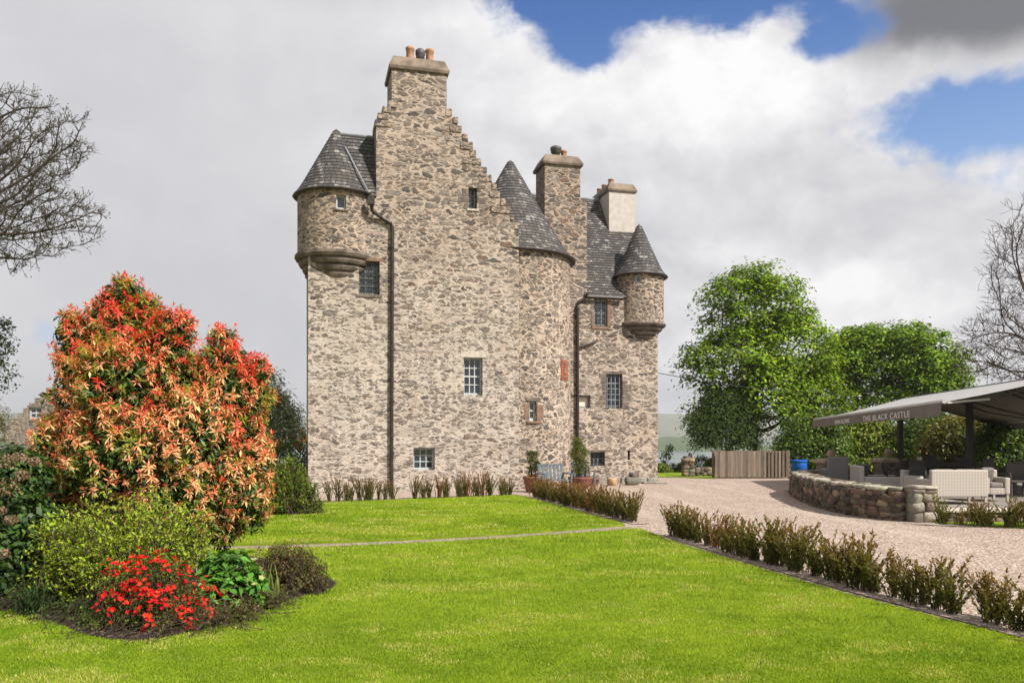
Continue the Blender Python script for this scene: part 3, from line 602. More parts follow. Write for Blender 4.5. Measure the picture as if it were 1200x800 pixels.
panel('front_wall', [(EXT+.02, -.3), (MS, -.3), (MS, ME), (s_lo, ME), (s_lo, z_lo), (s_ck1, z_lo), (s_ck1, z_c2), (s_ck0, z_c2), (s_ck0, ME), (EXT+.02, ME)], [W5, W6, W7, W8, W9], front(MV), 0.9, 0.34, M_WALL)
slab('slate_roof', (s_lo-.1, MV-.08, ME-.02), (MS+.04, MV-.08, ME-.02), (s_lo-.1, VR, ZM), (MS+.04, VR, ZM))
slab('slate_roof', (EXT-1, MV+.9, ME+1.3), (s_lo-.1, MV+.9, ME+1.3), (EXT-3, VR, ZM), (s_lo-.1, VR, ZM))
slab('slate_roof', (EXT-.5, 9.75, ME), (MS+.04, 9.75, ME), (EXT-3, VR, ZM), (MS+.04, VR, ZM))
b = MB(); b.tube([(EXT-2.5, VR, ZM+.02), (MS-.3, VR, ZM+.02)], .09); b.build('roof_ridge', M_LEAD, castle); b = MB(); b.tube([(SR, .96, ZR+.02), (SR, 9.7, ZR+.02)], .09); b.build('roof_ridge', M_LEAD, castle)
panel('end_wall', [(MV+.905, -.3), (9.7, -.3), (9.7, ME), (VR, ZM-.12), (MV+.905, ME+1.15)], [], (lambda a, d, z: (MS-d, a, z)), 0.8, .3, M_WALL)
panel('rear_wall', [(EXT, -.3), (MS-.805, -.3), (MS-.805, ME), (EXT, ME)][::-1], [], (lambda a, d, z: (a, 9.7-d, z)), 0.8, .3, M_WALL)
# wall-head chimney (left of the main roof)
b = MB(); b.bb(s_ck0, s_ck1, MV+.903, MV+1.25, ME+1, z_c2); b.bb(s_ck0+.01, s_ck1-.01, MV+.01, MV+1.24, z_c2-.02, z_c2+.01)
c2 = b.build('chimney_stack', M_WALL, castle); cope('chimney_cope', s_ck0, s_ck1, MV, MV+1.25, z_c2, z_c2t, 0.085, c2)
pot(CP(651.5, 178, 3.5)[0], MV+.5, z_c2t-.01, .50, .20, M_DPOT, c2, True); pot(CP(661.5, 178, 3.6)[0], MV+.7, z_c2t-.01, .44, .13, M_POT, c2)
# white harled chimney astride the ridge
V3 = 5.2; s3a, s3b = CP(713.8, 240, V3)[0], CP(744.2, 240, V3)[0]; z3 = CP(729, 225, V3)[1]; z3t = CP(729, 214.5, V3)[1]
b = MB(); b.bb(s3a, s3b, V3, V3+2.35, 9.6, z3); c3 = b.build('chimney_stack', M_HARL, castle); c3['label'] = 'white harled chimney stack astride the ridge'
cope('chimney_cope', s3a, s3b, V3, V3+2.35, z3, z3t, .06, c3)
for vv in (V3+.5, V3+1.3, V3+1.9): pot(s3a+.28, vv, z3t-.01, .30, .13, M_POT, c3)
# --- round towers
def drum(name, c, r, z0, z1, mat, openings=(), k=72, reveal=.3, parent=castle):
    A = sorted(set([round(2*math.pi*j/k-math.pi, 5) for j in range(k+1)]+[round(o[i], 5) for o in openings for i in (0, 1)])); Z = sorted(set([z0, z1]+[o[i] for o in openings for i in (2, 3)]))
    b = MB(); P = lambda a, q, z: (c[0]+q*math.cos(a), c[1]+q*math.sin(a), z)
    for i in range(len(A)-1):
        for j in range(len(Z)-1):
            am, zm = (A[i]+A[i+1])/2, (Z[j]+Z[j+1])/2
            if any(o[0] < am < o[1] and o[2] < zm < o[3] for o in openings): continue
            b.add([P(A[i], r, Z[j]), P(A[i+1], r, Z[j]), P(A[i+1], r, Z[j+1]), P(A[i], r, Z[j+1])], [(0, 1, 2, 3)])
    for a0, a1, y0, y1 in openings:
        cc = [(a0, y0), (a1, y0), (a1, y1), (a0, y1)]
        for i in range(4):
            p, q = cc[i], cc[(i+1) % 4]; b.add([P(p[0], r, p[1]), P(q[0], r, q[1]), P(q[0], r-reveal, q[1]), P(p[0], r-reveal, p[1])], [(0, 1, 2, 3)])
    o = b.build(name, mat, parent); return o
def drum_open(c, r, x0, y0, x1, y1):
    a0, zt = on_circle(x0, y0, c, r); a1, zb = on_circle(x1, y1, c, r); zt = on_circle((x0+x1)/2, y0, c, r)[1]; zb = on_circle((x0+x1)/2, y1, c, r)[1]
    return (min(a0, a1), max(a0, a1), zb, zt)
def drum_window(c, r, o, rec, *args, **kw):
    a = (o[0]+o[1])/2; w_ = r*(o[1]-o[0])*.97; ux, uy = -math.sin(a), math.cos(a); ix, iy = -math.cos(a), -math.sin(a)
    M = lambda x, y, z: (c[0]-ix*(r-rec)+ux*x+ix*y, c[1]-iy*(r-rec)+uy*x+iy*y, o[2]+z)
    return window(M, w_, o[3]-o[2], *args, **kw)
TC, TR = (7.52, 2.42), 2.30; TZ = 8.56
oT = drum_open(TC, TR, 620.5, 470, 629, 493)
drum('stair_tower', TC, TR, -.3, TZ, M_TURRET, [oT]); cone('tower_cone_roof', TC, TR+.14, TZ-.05, 12.45, castle, flare=.14)
drum_window(TC, TR, oT, .16, M_FRAME, 1, 2, fw=.07, sill=(.12, .09, .16, .05, M_ORANGE), lintel=(.14, .12, .16, .03, M_DRESS))
b = MB(); a = on_circle(661, 433, TC, TR); 
for q, z_ in ((657, 0), (665, 0)): pass
a0, a1 = on_circle(657.2, 430, TC, TR)[0], on_circle(664.6, 430, TC, TR)[0]; zt, zb = on_circle(661, 422, TC, TR)[1], on_circle(661, 445, TC, TR)[1]
def arc(b, a0, a1, r0, r1, z0, z1, n=6):
    V = []; F = []
    for i in range(n+1):
        a = a0+(a1-a0)*i/n
        for q, z in ((r0, z0), (r1, z0), (r1, z1), (r0, z1)): V.append((TC[0]+q*math.cos(a), TC[1]+q*math.sin(a), z))
    for i in range(n): o = i*4; F += [(o+j, o+(j+1) % 4, o+4+(j+1) % 4, o+4+j) for j in range(4)]
    b.add(V, F+[(0, 3, 2, 1), (n*4, n*4+1, n*4+2, n*4+3)])
arc(b, a0, a1, TR-.05, TR+.03, zb, zt); m_ = (a0+a1)/2; da = (a1-a0)
pl = b.build('carved_plaque', M_PLAQUE, castle); b = MB()
arc(b, a0+da*.12, a1-da*.12, TR+.03, TR+.05, zb+.08, zb+.13); arc(b, a0+da*.12, a1-da*.12, TR+.03, TR+.05, zt-.13, zt-.08); arc(b, m_-da*.2, m_+da*.2, TR+.03, TR+.055, zb+.22, zb+.46); arc(b, m_-da*.1, m_+da*.1, TR+.03, TR+.06, zb+.5, zb+.58)
b.build('carving', M_ORANGE, pl)
def corbel(name, c, r, z0, drop, inner, n, parent, mat):
    b = MB(); prof = []
    for i in range(n):
        q = r-(r-inner)*(i/(n-1)) if n > 1 else r; z1 = z0-drop*i/n; zz = z0-drop*(i+1)/n
        prof += [(q-.05, z1-.002), (q+.02, z1-.02), (q+.03, z1-(z1-zz)*.5), (q-.02, zz+.02), (q-.06, zz)]
    b.lathe([(inner*.3, z0-drop)]+prof[::-1]+[(r*.9, z0+.01)], (c[0], c[1], 0), 48); o = b.build(name, mat, parent); return o
B1, B1R = (0.95, 0.90), 1.30; zb0, zb1 = 8.02, 10.06
o1 = drum_open(B1, B1R, 394, 228.5, 405.5, 245); o1b = drum_open(B1, B1R, 347.9, 246, 349.2, 254)
t1 = drum('corner_turret', B1, B1R, zb0, zb1, M_TURRET, [o1]); cone('turret_cone_roof', B1, B1R+.13, zb1-.05, CP(394.5, 151, .9)[1], castle, flare=.06)
corbel('turret_corbel', B1, B1R+.07, zb0, .84, .98, 4, castle, M_DRESS)
drum_window(B1, B1R, o1, .12, M_FRAME, 1, 1, fw=.05, sill=(.08, .06, .12, .04, M_DRESS))
B2, B2R = (13.3, 3.5), 1.0; z20 = CP(752, 378, 3)[1]; z21 = CP(750, 321, 3)[1]
o2 = drum_open(B2, B2R, 744.5, 322, 751.5, 332)
drum('corner_turret', B2, B2R, z20, z21, M_TURRET, [o2]); cone('turret_cone_roof', B2, B2R+.13, z21-.05, CP(743.5, 262, 3.5)[1], castle, flare=.10)
corbel('turret_corbel', B2, B2R+.06, z20, .66, .62, 4, castle, M_DRESS)
drum_window(B2, B2R, o2, .1, M_FRAME, 1, 1, fw=.06)
# roof link between the left turret and the gable
zl = CP(402, 158, .9)[1]; slab('slate_roof', (.95, -.06, 9.93), (sL, -.06, 9.93), (1.02, .92, zl+.0), (sL, .92, zl-.02)); slab('slate_roof', (.95, 1.9, 9.95), (sL, 1.9, 9.95), (1.02, .92, zl), (sL, .92, zl-.02))
b = MB(); b.tube([(1.0, .92, zl+.03), (sL, .92, zl+.01)], .055); b.bar(CP(404, 165, .55)[0:1]+(.48,)+(zl-.55,), (1.95, -.30, 9.98), .07, .03); b.build('lead_flashing', M_LEAD, castle)
b = MB(); b.bb(sL, sL+.3, .955, 1.9, 9.5, 12.4); b.build('gable_return', M_GABLE, castle)
# --- windows of the plain walls
def wall_window(W, v, rec, *a, **k): return window(wmap((W[0]+W[1])/2, W[2], v, rec), W[1]-W[0]-.008, W[3]-W[2]-.008, *a, **k)
wall_window(W1, 0, .22, M_DFRAME, 3, 4, grille=(4, 6), sill=(.10, .10, .20, .05, M_DRESS), lintel=(.12, .13, .2, .03, M_ORANGE))
wall_window(W2, 0, .20, M_FRAME, 3, 4, sill=None, lintel=(.12, .22, .2, .015, M_PALE), bar=.032)
wall_window(W3, 0, .24, M_FRAME, 3, 3, bar=.03)
wall_window(W4, 0, .20, M_DFRAME, 1, 4, grille=(2, 4), sill=(.06, .08, .2, .04, M_PALE))
wall_window(W5, MV, .10, M_FRAME, 3, 4, sill=(.10, .12, .1, .04, M_ORANGE), lintel=(.08, .06, .1, .02, M_ORANGE), grille=(3, 4))
wall_window(W6, MV, .22, M_DFRAME, 2, 4, grille=(4, 6), gmat=M_LEAD, lintel=(.15, .12, .22, .01, M_DRESS))
wall_window(W7, MV, .18, M_DFRAME, 1, 1, blind=True)
wall_window(W8, MV, .20, M_DFRAME, 3, 2, grille=(4, 2), lintel=(.1, .1, .2, .01, M_DRESS))
for s0, s1, z0, z1 in ((W5[1]+.004, W5[1]+.14, W5[2], W5[3]), (W5[0]-.12, W5[0]-.004, W5[2], W5[3]*.5+W5[2]*.5)):
    b = MB(); b.bb(s0, s1, MV-.02, MV+.02, z0, z1); b.build('window_jamb', M_ORANGE, castle, bevel=.01)
g = random.Random(8)      # dark and reddish jamb stones round openings
for W, v in ((W6, MV), (W4, 0)):
    z = W[2]-.05
    while z < W[3]:
        h = g.uniform(.16, .3)
        for sd_ in (0, 1):
            if g.random() < .75:
                l = g.uniform(.14, .38); e = W[1]+.003 if sd_ else W[0]-.003; b = MB(); b.bb(min(e, e+(l if sd_ else -l)), max(e, e+(l if sd_ else -l)), v-.012, v+.03, z, z+h-.02); b.build('jamb_stone', M_DRESS, castle, bevel=.025)
        z += h
a = (oT[0]+oT[1])/2
for da_, l in ((-1, .18), (1, .26)):
    b = MB(); e0 = oT[0]-.004-l/TR if da_ < 0 else oT[1]+.004; arc(b, e0, e0+l/TR, TR-.03, TR+.012, oT[2]+.05, oT[3]-.12); b.build('jamb_stone', M_ORANGE, castle)
# --- rainwater goods
def dp(pts, r=.055): return [(*CP(x, y, v)[:1], v-.09, CP(x, y, v)[1]) for x, y, v in pts]
b = MB(); b.tube(dp([(435, 237, -.25), (436, 248, -.12), (447, 256, 0), (457.5, 262, 0), (459.5, 266, 0), (459, 400, 0), (458.5, 573, 0)]), .062, 10); s_, z_ = CP(434.5, 236, -.25); b.box((s_, -.32, z_), (.22, .2, .26))
for y in (290, 350, 410, 470, 530): s_, z_ = CP(459, y, 0); b.lathe([(.08, -.04), (.08, .04)], (s_, -.09, z_), 10)
b.build('downpipe', M_PIPE, castle)
b = MB(); b.tube(dp([(688, 345, MV-.1), (684, 350, MV), (677.5, 354, MV), (676, 360, MV), (676, 460, MV), (676, 563, MV)]), .065, 10); b.tube(dp([(676.5, 407, MV), (684, 405, MV), (697, 401, MV)]), .045, 8)
b.build('downpipe', M_PIPE, castle)
b = MB(); b.tube([(s_lo-.05, MV-.16, ME-.06), (CP(728, 347, MV)[0], MV-.16, ME-.06)], .065, 8); b.build('gutter', M_PIPE, castle)
for c, r, z in ((TC, TR+.16, TZ-.05), (B1, B1R+.13, zb1-.06), (B2, B2R+.13, z21-.06)):
    b = MB(); b.tube([(c[0]+r*math.cos(a), c[1]+r*math.sin(a), z) for a in np.linspace(-math.pi, .3 if c is B2 else 0.35, 30)], .045, 6); b.build('gutter', M_PIPE, castle)
# carved stone sill course below turret and footing stones
b = MB(); g = random.Random(5)
x = 11.2
while x < 13.8:
    l = g.uniform(.25, .6); b.box((x+l/2, MV-.02, .1), (l*.95, .2, g.uniform(.2, .4)), g.uniform(-.1, .1)); x += l
b.build('footing_stones', M_ROCK, castle, bevel=.05)
# ------------------------------------------------------------------ stones, walls, gate
def stones_geo(items, g, pw=.34, rough=.20):
    """items: (centre, size xyz, rz, tint): rounded irregular blocks"""
    bm = bmesh.new(); bmesh.ops.create_icosphere(bm, subdivisions=2, radius=1); bm.verts.ensure_lookup_table()
    S = np.array([v.co[:] for v in bm.verts]); F0 = np.array([[v.index for v in f.verts] for f in bm.faces]); bm.free()
    B = np.sign(S)*np.abs(S)**pw; B /= np.abs(B).max()
    V = []; F = []; T = []
    for i, (c, d, rz, t) in enumerate(items):
        A = g.normal(size=(3, 3))*1.4; q = B*(1+rough*np.sin(S@A.T+g.uniform(0, 6, 3)).sum(1, keepdims=True)*.5)*np.array(d)/2
        ti = g.normal()*.12; q = q@np.array([[math.cos(ti), 0, math.sin(ti)], [0, 1, 0], [-math.sin(ti), 0, math.cos(ti)]])
        ca, sa = math.cos(rz), math.sin(rz); q = np.column_stack([q[:, 0]*ca-q[:, 1]*sa, q[:, 0]*sa+q[:, 1]*ca, q[:, 2]])+np.array(c)
        V.append(q); F.append(F0+i*len(S)); T.append(np.repeat([t], len(S), 0))
    return np.concatenate(V), np.concatenate(F), np.concatenate(T)
BROWN = [(0.145, 0.100, 0.068), (0.20, 0.138, 0.09), (0.115, 0.088, 0.068), (0.25, 0.18, 0.12), (0.155, 0.125, 0.105), (0.33, 0.235, 0.145), (0.09, 0.07, 0.055)]
PALES = [(0.40, 0.345, 0.275), (0.46, 0.40, 0.325), (0.34, 0.285, 0.225), (0.30, 0.245, 0.19)]
def path_at(P, t):
    P = np.asarray(P); L = np.r_[0, np.cumsum(np.linalg.norm(np.diff(P, axis=0), axis=1))]; x = np.clip(t, 0, L[-1])
    i = min(np.searchsorted(L, x, 'right')-1, len(P)-2); d = (P[i+1]-P[i])/(L[i+1]-L[i]); return P[i]+d*(x-L[i]), d, L[-1]
def dry_wall(name, path, h, th, tints, label, cat_, z0=0.0, seed=1, cope_=True, course=(.085, .16), wl=(.11, .31), taper_h=None):
    g = np.random.default_rng(seed); L = path_at(path, 0)[2]; items = []; cp = []
    for sd_ in (-1, 1):
        z = z0-.04
        while z < z0+h-.05:
            ch = g.uniform(*course); x = g.uniform(-.1, 0)
            while x < L:
                l = g.uniform(*wl); p, d, _ = path_at(path, x+l/2); nn = np.array([-d[1], d[0]]); hh = h*(taper_h(x/L) if taper_h else 1)
                if z+ch*.5 < z0+hh: 
                    c = p+nn*sd_*(th/2-.09+g.normal()*.012); items.append(((c[0], c[1], z+ch/2), (l*1.08, .26+g.uniform(0, .06), ch*1.2*g.uniform(.9, 1.15)), math.atan2(d[1], d[0])+g.normal()*.06, pick(tints, 1, .2, g=g)[0]))
                x += l
            z += ch*.93
    x = 0
    while x < L and cope_:
        l = g.uniform(.25, .55); p, d, _ = path_at(path, x+l/2); hh = h*(taper_h(x/L) if taper_h else 1); cp.append(((p[0], p[1], z0+hh+g.uniform(-.01, .02)), (l*1.05, th*g.uniform(.95, 1.08), .085), math.atan2(d[1], d[0])+g.normal()*.04, pick(PALES, 1, .12, g=g)[0])); x += l
    root = empty(name, (*path_at(path, L/2)[0], z0), 0, label, cat_)
    inv = np.array([*path_at(path, L/2)[0], z0])
    V, F, T = stones_geo(items, g); mesh_np('stonework', V-inv, F, M_STONE_T, root, T)
    if cp: V, F, T = stones_geo(cp, g, .28, .10); mesh_np('coping', V-inv, F, M_STONE_T, root, T)
    b = MB(); n = max(2, int(L/.5)); 
    for i in range(n):
        p, d, _ = path_at(path, L*(i+.5)/n); hh = h*(taper_h((i+.5)/n) if taper_h else 1); b.box((p[0]-inv[0], p[1]-inv[1], hh/2-.03), (L/n*1.05, th-.22, hh-.06), math.atan2(d[1], d[0]))
    b.build('earth_core', M_SOIL, root)
    return root
WP = [np.array(p) for p in smooth_path([(8.62, 17.75), (8.28, 18.35), (8.12, 19.4), (8.18, 20.8), (8.45, 22.6), (8.9, 24.9), (9.5, 26.7), (10.4, 27.6), (11.6, 28.3), (12.6, 29.2)], 6)]
dry_wall('dry_stone_wall', WP, .66, .46, BROWN, 'low curved dry stone wall of brown field stones edging the terrace', 'wall', seed=4)
# pale end pier and low retaining wall
PI = empty('wall_end_pier', (8.82, 17.50, 0), 0, 'short pale squared stone pier at the near end of the curved wall', 'pier')
g = np.random.default_rng(6); it = []
for k, (z, h) in enumerate(((.1, .22), (.31, .2), (.5, .19), (.655, .12))):
    for x, w_ in (((-.13, .27), (.13, .26)) if k % 2 else ((-.16, .20), (.10, .33))): it.append(((x, 0, z), (w_, .5, h*1.06), g.normal()*.03, pick(PALES, 1, .14, g=g)[0]))
it.append(((0.0, 0, .735), (.56, .54, .06), .02, np.array((.52, .46, .37))))
V, F, T = stones_geo(it, g, .22, .10); mesh_np('pier_stones', V, F, M_STONE_T, PI, T)
dry_wall('retaining_wall', [np.array((9.12, 17.58)), np.array((11.5, 17.75)), np.array((16.0, 18.3))], .17, .4, BROWN, 'ankle-high retaining wall along the terrace front under a pale flat coping', 'wall', seed=8, cope_=False, course=(.09, .13))
b = MB(); b.add([(9.12, 17.28, .19), (11.5, 17.45, .19), (16, 18.0, .19), (16, 18.6, .19), (11.5, 18.05, .19), (9.12, 17.88, .19), (9.12, 17.28, .25), (11.5, 17.45, .25), (16, 18.0, .25), (16, 18.6, .25), (11.5, 18.05, .25), (9.12, 17.88, .25)],
     [(5, 4, 3, 2, 1, 0), (6, 7, 8, 9, 10, 11), (0, 1, 7, 6), (1, 2, 8, 7), (2, 3, 9, 8), (3, 4, 10, 9), (4, 5, 11, 10), (5, 0, 6, 11)])
o = b.build('wall_coping', M_PALE, None, bevel=.015); tag(o, 'long pale flat coping slab capping the ankle-high terrace wall', 'coping'); 
poly_sheet('terrace_paving', [(9.0, 17.7), (11.5, 18.06), (16, 18.61), (24, 19.6), (24, 40), (14, 33), (12.8, 29.5), (11.5, 28.0), (9.9, 27), (8.9, 24.4), (8.35, 21.5), (8.3, 19.5), (8.6, 18.2)], .20, M_SLAB, thick=.25)
poly_sheet('grass_verge', [(8.9, 17.05), (11.5, 17.25), (15.6, 17.9), (20, 18.0), (20, 13.2), (14.6, 13.4), (12.2, 14.6), (10.3, 15.9)], .02, M_LAWN, thick=.06)
poly_sheet('grass_verge', [(5.2, 38.1), (7.6, 37.9), (9.2, 36.4), (9.25, 37.6), (12.8, 37.6), (12.8, 45), (-2, 46), (2.5, 40)], .01, M_LAWN)
# fence
FY = 36.9; fx0, fx1 = (838-600)/950*FY, (925-600)/950*FY; FH = 1.25
fence = empty('board_fence', (fx0, FY, 0), 0, 'weathered brown fence of upright boards, gapped at its right end', 'fence')
b = MB(); g = random.Random(2); x = 0; W_ = fx1-fx0; split = W_*.66
while x < split-.1: b.box((x+.058, g.uniform(-.006, .006), FH/2+.02), (.108, .022, FH-.04+g.uniform(-.02, .02)), 0); x += .116
b.build('board_panel', M_WOOD, fence); b = MB(); x = split
while x < W_-.05: b.box((x+.055, 0, FH/2+.02), (.10, .022, FH-.04+g.uniform(-.02, .02))); b.box((x+.135, .075, FH/2), (.10, .02, FH-.08)); x += .165
b.build('gapped_panel', M_WOOD, fence)
for x in (-.05, split-.02, W_): c = MB(); c.bb(x-.05, x+.05, .09, .19, 0, FH+.02); c.build('post', M_WOOD, fence)
for z in (.25, .95): c = MB(); c.bb(-.04, W_, .03, .062, z, z+.07); c.build('rail', M_WOOD, fence)
# blue barrel
bx_, by_ = (936.5-600)/950*38.6, 38.6; bar_ = empty('plastic_barrel', (bx_, by_, 0), 0, 'blue plastic barrel standing beyond the end of the board fence', 'barrel')
b = MB(); b.lathe([(.30, 0), (.34, .05), (.36, .25), (.345, .27), (.345, .31), (.365, .33), (.36, .62), (.33, .70), (.32, .72)], k=28); b.build('drum_body', M_BLUE, bar_, smooth=True); b = MB(); b.lathe([(.385, .70), (.385, .76), (.34, .79), (.05, .80)], k=28); b.build('lid', M_BLUE, bar_)
# rough gatepost and low wall beyond the drive
gx, gy = (806-600)/950*38.8, 38.8
gp = empty('rough_stone_gatepost', (gx, gy, 0), 0, 'rough square stone gatepost topped with loose stones by the far gateway', 'gatepost'); g = np.random.default_rng(3); it = []
for k in range(5):
    for sx in (-1, 1):
        for sy in (-1, 1): it.append(((sx*.13, sy*.13, .09+k*.17), (.29, .29, .19), g.normal()*.1, pick(BROWN, 1, .15, g=g)[0]*1.5))
it += [((-.04, 0, .92), (.3, .3, .14), .3, np.array((.12, .10, .085))), ((.14, .02, 1.0), (.14, .15, .22), .3, np.array((.07, .06, .05)))]
V, F, T = stones_geo(it, g); mesh_np('post_stones', V, F, M_STONE_T, gp, T)
dry_wall('field_wall', [np.array((gx+.45, gy+.3)), np.array((gx+1.9, gy+.6))], .42, .4, BROWN, 'short dark mossy field wall between the rough gatepost and the board fence', 'wall', seed=12, cope_=False)
# two capped gate piers with ball finials behind the terrace
for i, (px, Y, lab) in enumerate(((974, 33.0, 'square stone gate pier with ball finial behind the nearest grey wicker chair'), (1041, 34.0, 'square stone gate pier with ball finial beside the far awning post'))):
    x = (px-600)/950*Y; p = empty('gate_pier', (x, Y, 0), .1, lab, 'gate pier', 'gate piers with ball finials')
    b = MB(); b.bb(-.42, .42, -.42, .42, 0, .80); b.build('pier_shaft', M_COTT, p); b = MB(); b.bb(-.55, .55, -.55, .55, .804, .92); b.box((0, 0, .955), (1.0, 1.0, .07), 0, (.8, .8)); b.build('pier_cap', M_SAND, p, bevel=.02)
    b = MB(); b.lathe([(.11, 0), (.12, .03), (.06, .06)]+[(.17*math.sin(a), .2-.17*math.cos(a)) for a in np.linspace(.5, 3.1, 14)], (0, 0, .985), 24); b.build('ball_finial', M_SAND, p, smooth=True)
# bare stone ruin/urn between the piers, right of the first
# ------------------------------------------------------------------ awning
aw = empty('double_awning', (10.14, 19.0, 0), 0, 'long grey double-sided awning with lettered valance on two dark posts', 'awning')
AO = Vector((10.14, 19.0, 0)); rel = lambda p: Vector(p)-AO
N_, F_ = Vector(PX(1107, 470, 19.0)), Vector(PX(954.5, 491.5, 33.0)); RF = Vector(PX(1060, 466.5, 34.0)); d = (N_-F_).normalized(); RN = RF+Vector((d.x, d.y, 0))*((F_-N_).length-.2)
RN.z = RF.z; F2 = Vector(PX(1157, 495.5, 34.2)); N2_ = F2+Vector((d.x, d.y, 0))*14; N2_.z = F2.z+.02
def cloth(name, a, b_, c, dd, sag, mat, th=.012, n=24, m=8):
    V = []; F = []
    for k in (0, 1):
        for j in range(m+1):
            for i in range(n+1):
                u, v = i/n, j/m; p = a.lerp(b_, u).lerp(dd.lerp(c, u), v); p = p+Vector((0, 0, -sag*4*v*(1-v)*(.7+.3*math.sin(u*40)**2)-k*th)); V.append(rel(p))
    q = n+1; h = q*(m+1)
    for j in range(m):
        for i in range(n): o = j*q+i; F += [(o, o+1, o+q+1, o+q), (h+o+q, h+o+q+1, h+o+1, h+o)]
    E = [i for i in range(q)]+[j*q+n for j in range(1, m+1)]+[m*q+i for i in range(n-1, -1, -1)]+[j*q for j in range(m-1, 0, -1)]
    F += [(E[i], E[(i+1) % len(E)], h+E[(i+1) % len(E)], h+E[i]) for i in range(len(E))]
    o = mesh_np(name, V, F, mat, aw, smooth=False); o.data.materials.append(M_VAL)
    for p in o.data.polygons: p.material_index = 1 if min(p.vertices) >= h else 0  # underside gets the darker colour, so shade under the canopy is painted in
    return o
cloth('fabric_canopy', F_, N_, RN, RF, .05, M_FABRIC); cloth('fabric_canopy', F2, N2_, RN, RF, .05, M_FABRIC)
side_ = Vector((-d.y, d.x, 0)).normalized()
if side_.x > 0: side_ = -side_
def valance(a, b_, out_, dep0, dep1, name='valance'):
    V = []; F = []; n = 60
    for k in (0, 1):
        for i in range(n+1):
            u = i/n; p = a.lerp(b_, u)+out_*(.06+.012*math.sin(u*70)-k*.008); V += [rel(p+Vector((0, 0, -.03))), rel(p+out_*.02+Vector((0, 0, -(dep0+(dep1-dep0)*u)-.012*math.sin(u*50))))]
    h = 2*(n+1)
    for i in range(n): o = 2*i; F += [(o, o+2, o+3, o+1), (h+o+1, h+o+3, h+o+2, h+o)]
    return mesh_np(name, V, F, M_VAL, aw)
val = valance(F_, N_, side_, .31, .34); valance(F2, N2_, -side_, .30, .32)
for a, b_ in ((F_, N_), (F2, N2_)): c = MB(); c.tube([rel(a), rel(b_)], .055, 10); c.build('front_rail', M_ALU, aw)
c = MB(); c.tube([rel(RF+Vector((0, 0, -.07))), rel(RN+Vector((0, 0, -.07)))], .10, 10); c.build('ridge_beam', M_POST, aw)
for t in (.045, .325, .355, .64, .67, .97):            # folding arms under both slopes
    p0 = RF.lerp(RN, t)+Vector((0, 0, -.16))
    for A, B in ((F_, N_), (F2, N2_)):
        q = A.lerp(B, t)+Vector((0, 0, -.03)); mid = p0.lerp(q, .5)+d*(.55 if t in (.045, .355, .67) else -.55)+Vector((0, 0, -.10)); c = MB(); c.bar(rel(p0), rel(mid), .06, .05); c.bar(rel(mid), rel(q), .05, .04); c.build('folding_arm', M_POST, aw)
c = MB(); c.bar(rel(N_+Vector((0.05, 0, -.03))), rel(Vector(PX(1159, 467.5, 20.5))), .05, .05); c.build('end_bracket', M_ALU, aw)
for px, Y in ((1136, 27.4), (1055, 33.6)):
    X = (px-600)/950*Y; c = MB(); c.bb(X-.085-AO.x, X+.085-AO.x, Y-.085-AO.y, Y+.085-AO.y, .22, RF.z-.12); c.bb(X-.25-AO.x, X+.25-AO.x, Y-.25-AO.y, Y+.25-AO.y, .203, .22); c.build('post', M_POST, aw)
def text_mesh(txt, size, xs, mat, M, name, parent, bold=False):
    cu = bpy.data.curves.new('lettering', 'FONT'); cu.body = txt; cu.size = size; cu.extrude = .003; cu.space_character = 1.12; cu.offset = .010*size if bold else 0
    o = bpy.data.objects.new('tmp', cu); COL.objects.link(o); bpy.context.view_layer.update()
    me = bpy.data.meshes.new_from_object(o.evaluated_get(bpy.context.evaluated_depsgraph_get())); bpy.data.objects.remove(o); bpy.data.curves.remove(cu)
    me.transform(M @ Matrix.Diagonal((xs, 1, 1, 1))); me.name = name; me.materials.clear(); me.materials.append(mat)
    return link(bpy.data.objects.new(name, me), parent)
def on_valance(px, py):
    k = (px-600)/950; e = (N_-F_); a = F_+side_*.085; t = (k*a.y-a.x)/(e.x-k*e.y); p = a+e*t; p.z = 1.75+(515-py)/950*p.y; return p
ex = (N_-F_).normalized()
for txt, x0, x1, y0, hpx, m_, bold in (('BARCALDINE', 978.5, 995.5, 497.0, 4.6, M_LETTER, True), ('CASTLE', 997, 1006.5, 495.0, 3.6, M_LETTER2, False), ('THE BLACK CASTLE', 1011, 1066, 495.0, 6.8, M_LETTER, False)):
    p0, p1 = on_valance(x0, y0), on_valance(x1, y0); wd = (p1-p0).length; hh = hpx/950*(p0.y+p1.y)/2
    p0 = on_valance(x0, y0); zc = F_.lerp(N_, (p0-F_).dot(ex)/(N_-F_).length).z
    Mx = Matrix((( ex.x, 0, side_.x, p0.x-AO.x), (ex.y, 0, side_.y, p0.y-AO.y), (ex.z, 1, 0, zc-.205-hh/2), (0, 0, 0, 1)))
    size = hh/.73; o = text_mesh(txt, size, 1.0, m_, Matrix.Identity(4), 'lettering', val, bold); bw = max(v.co.x for v in o.data.vertices); o.data.transform(Mx @ Matrix.Diagonal((wd/bw, 1, 1, 1)))
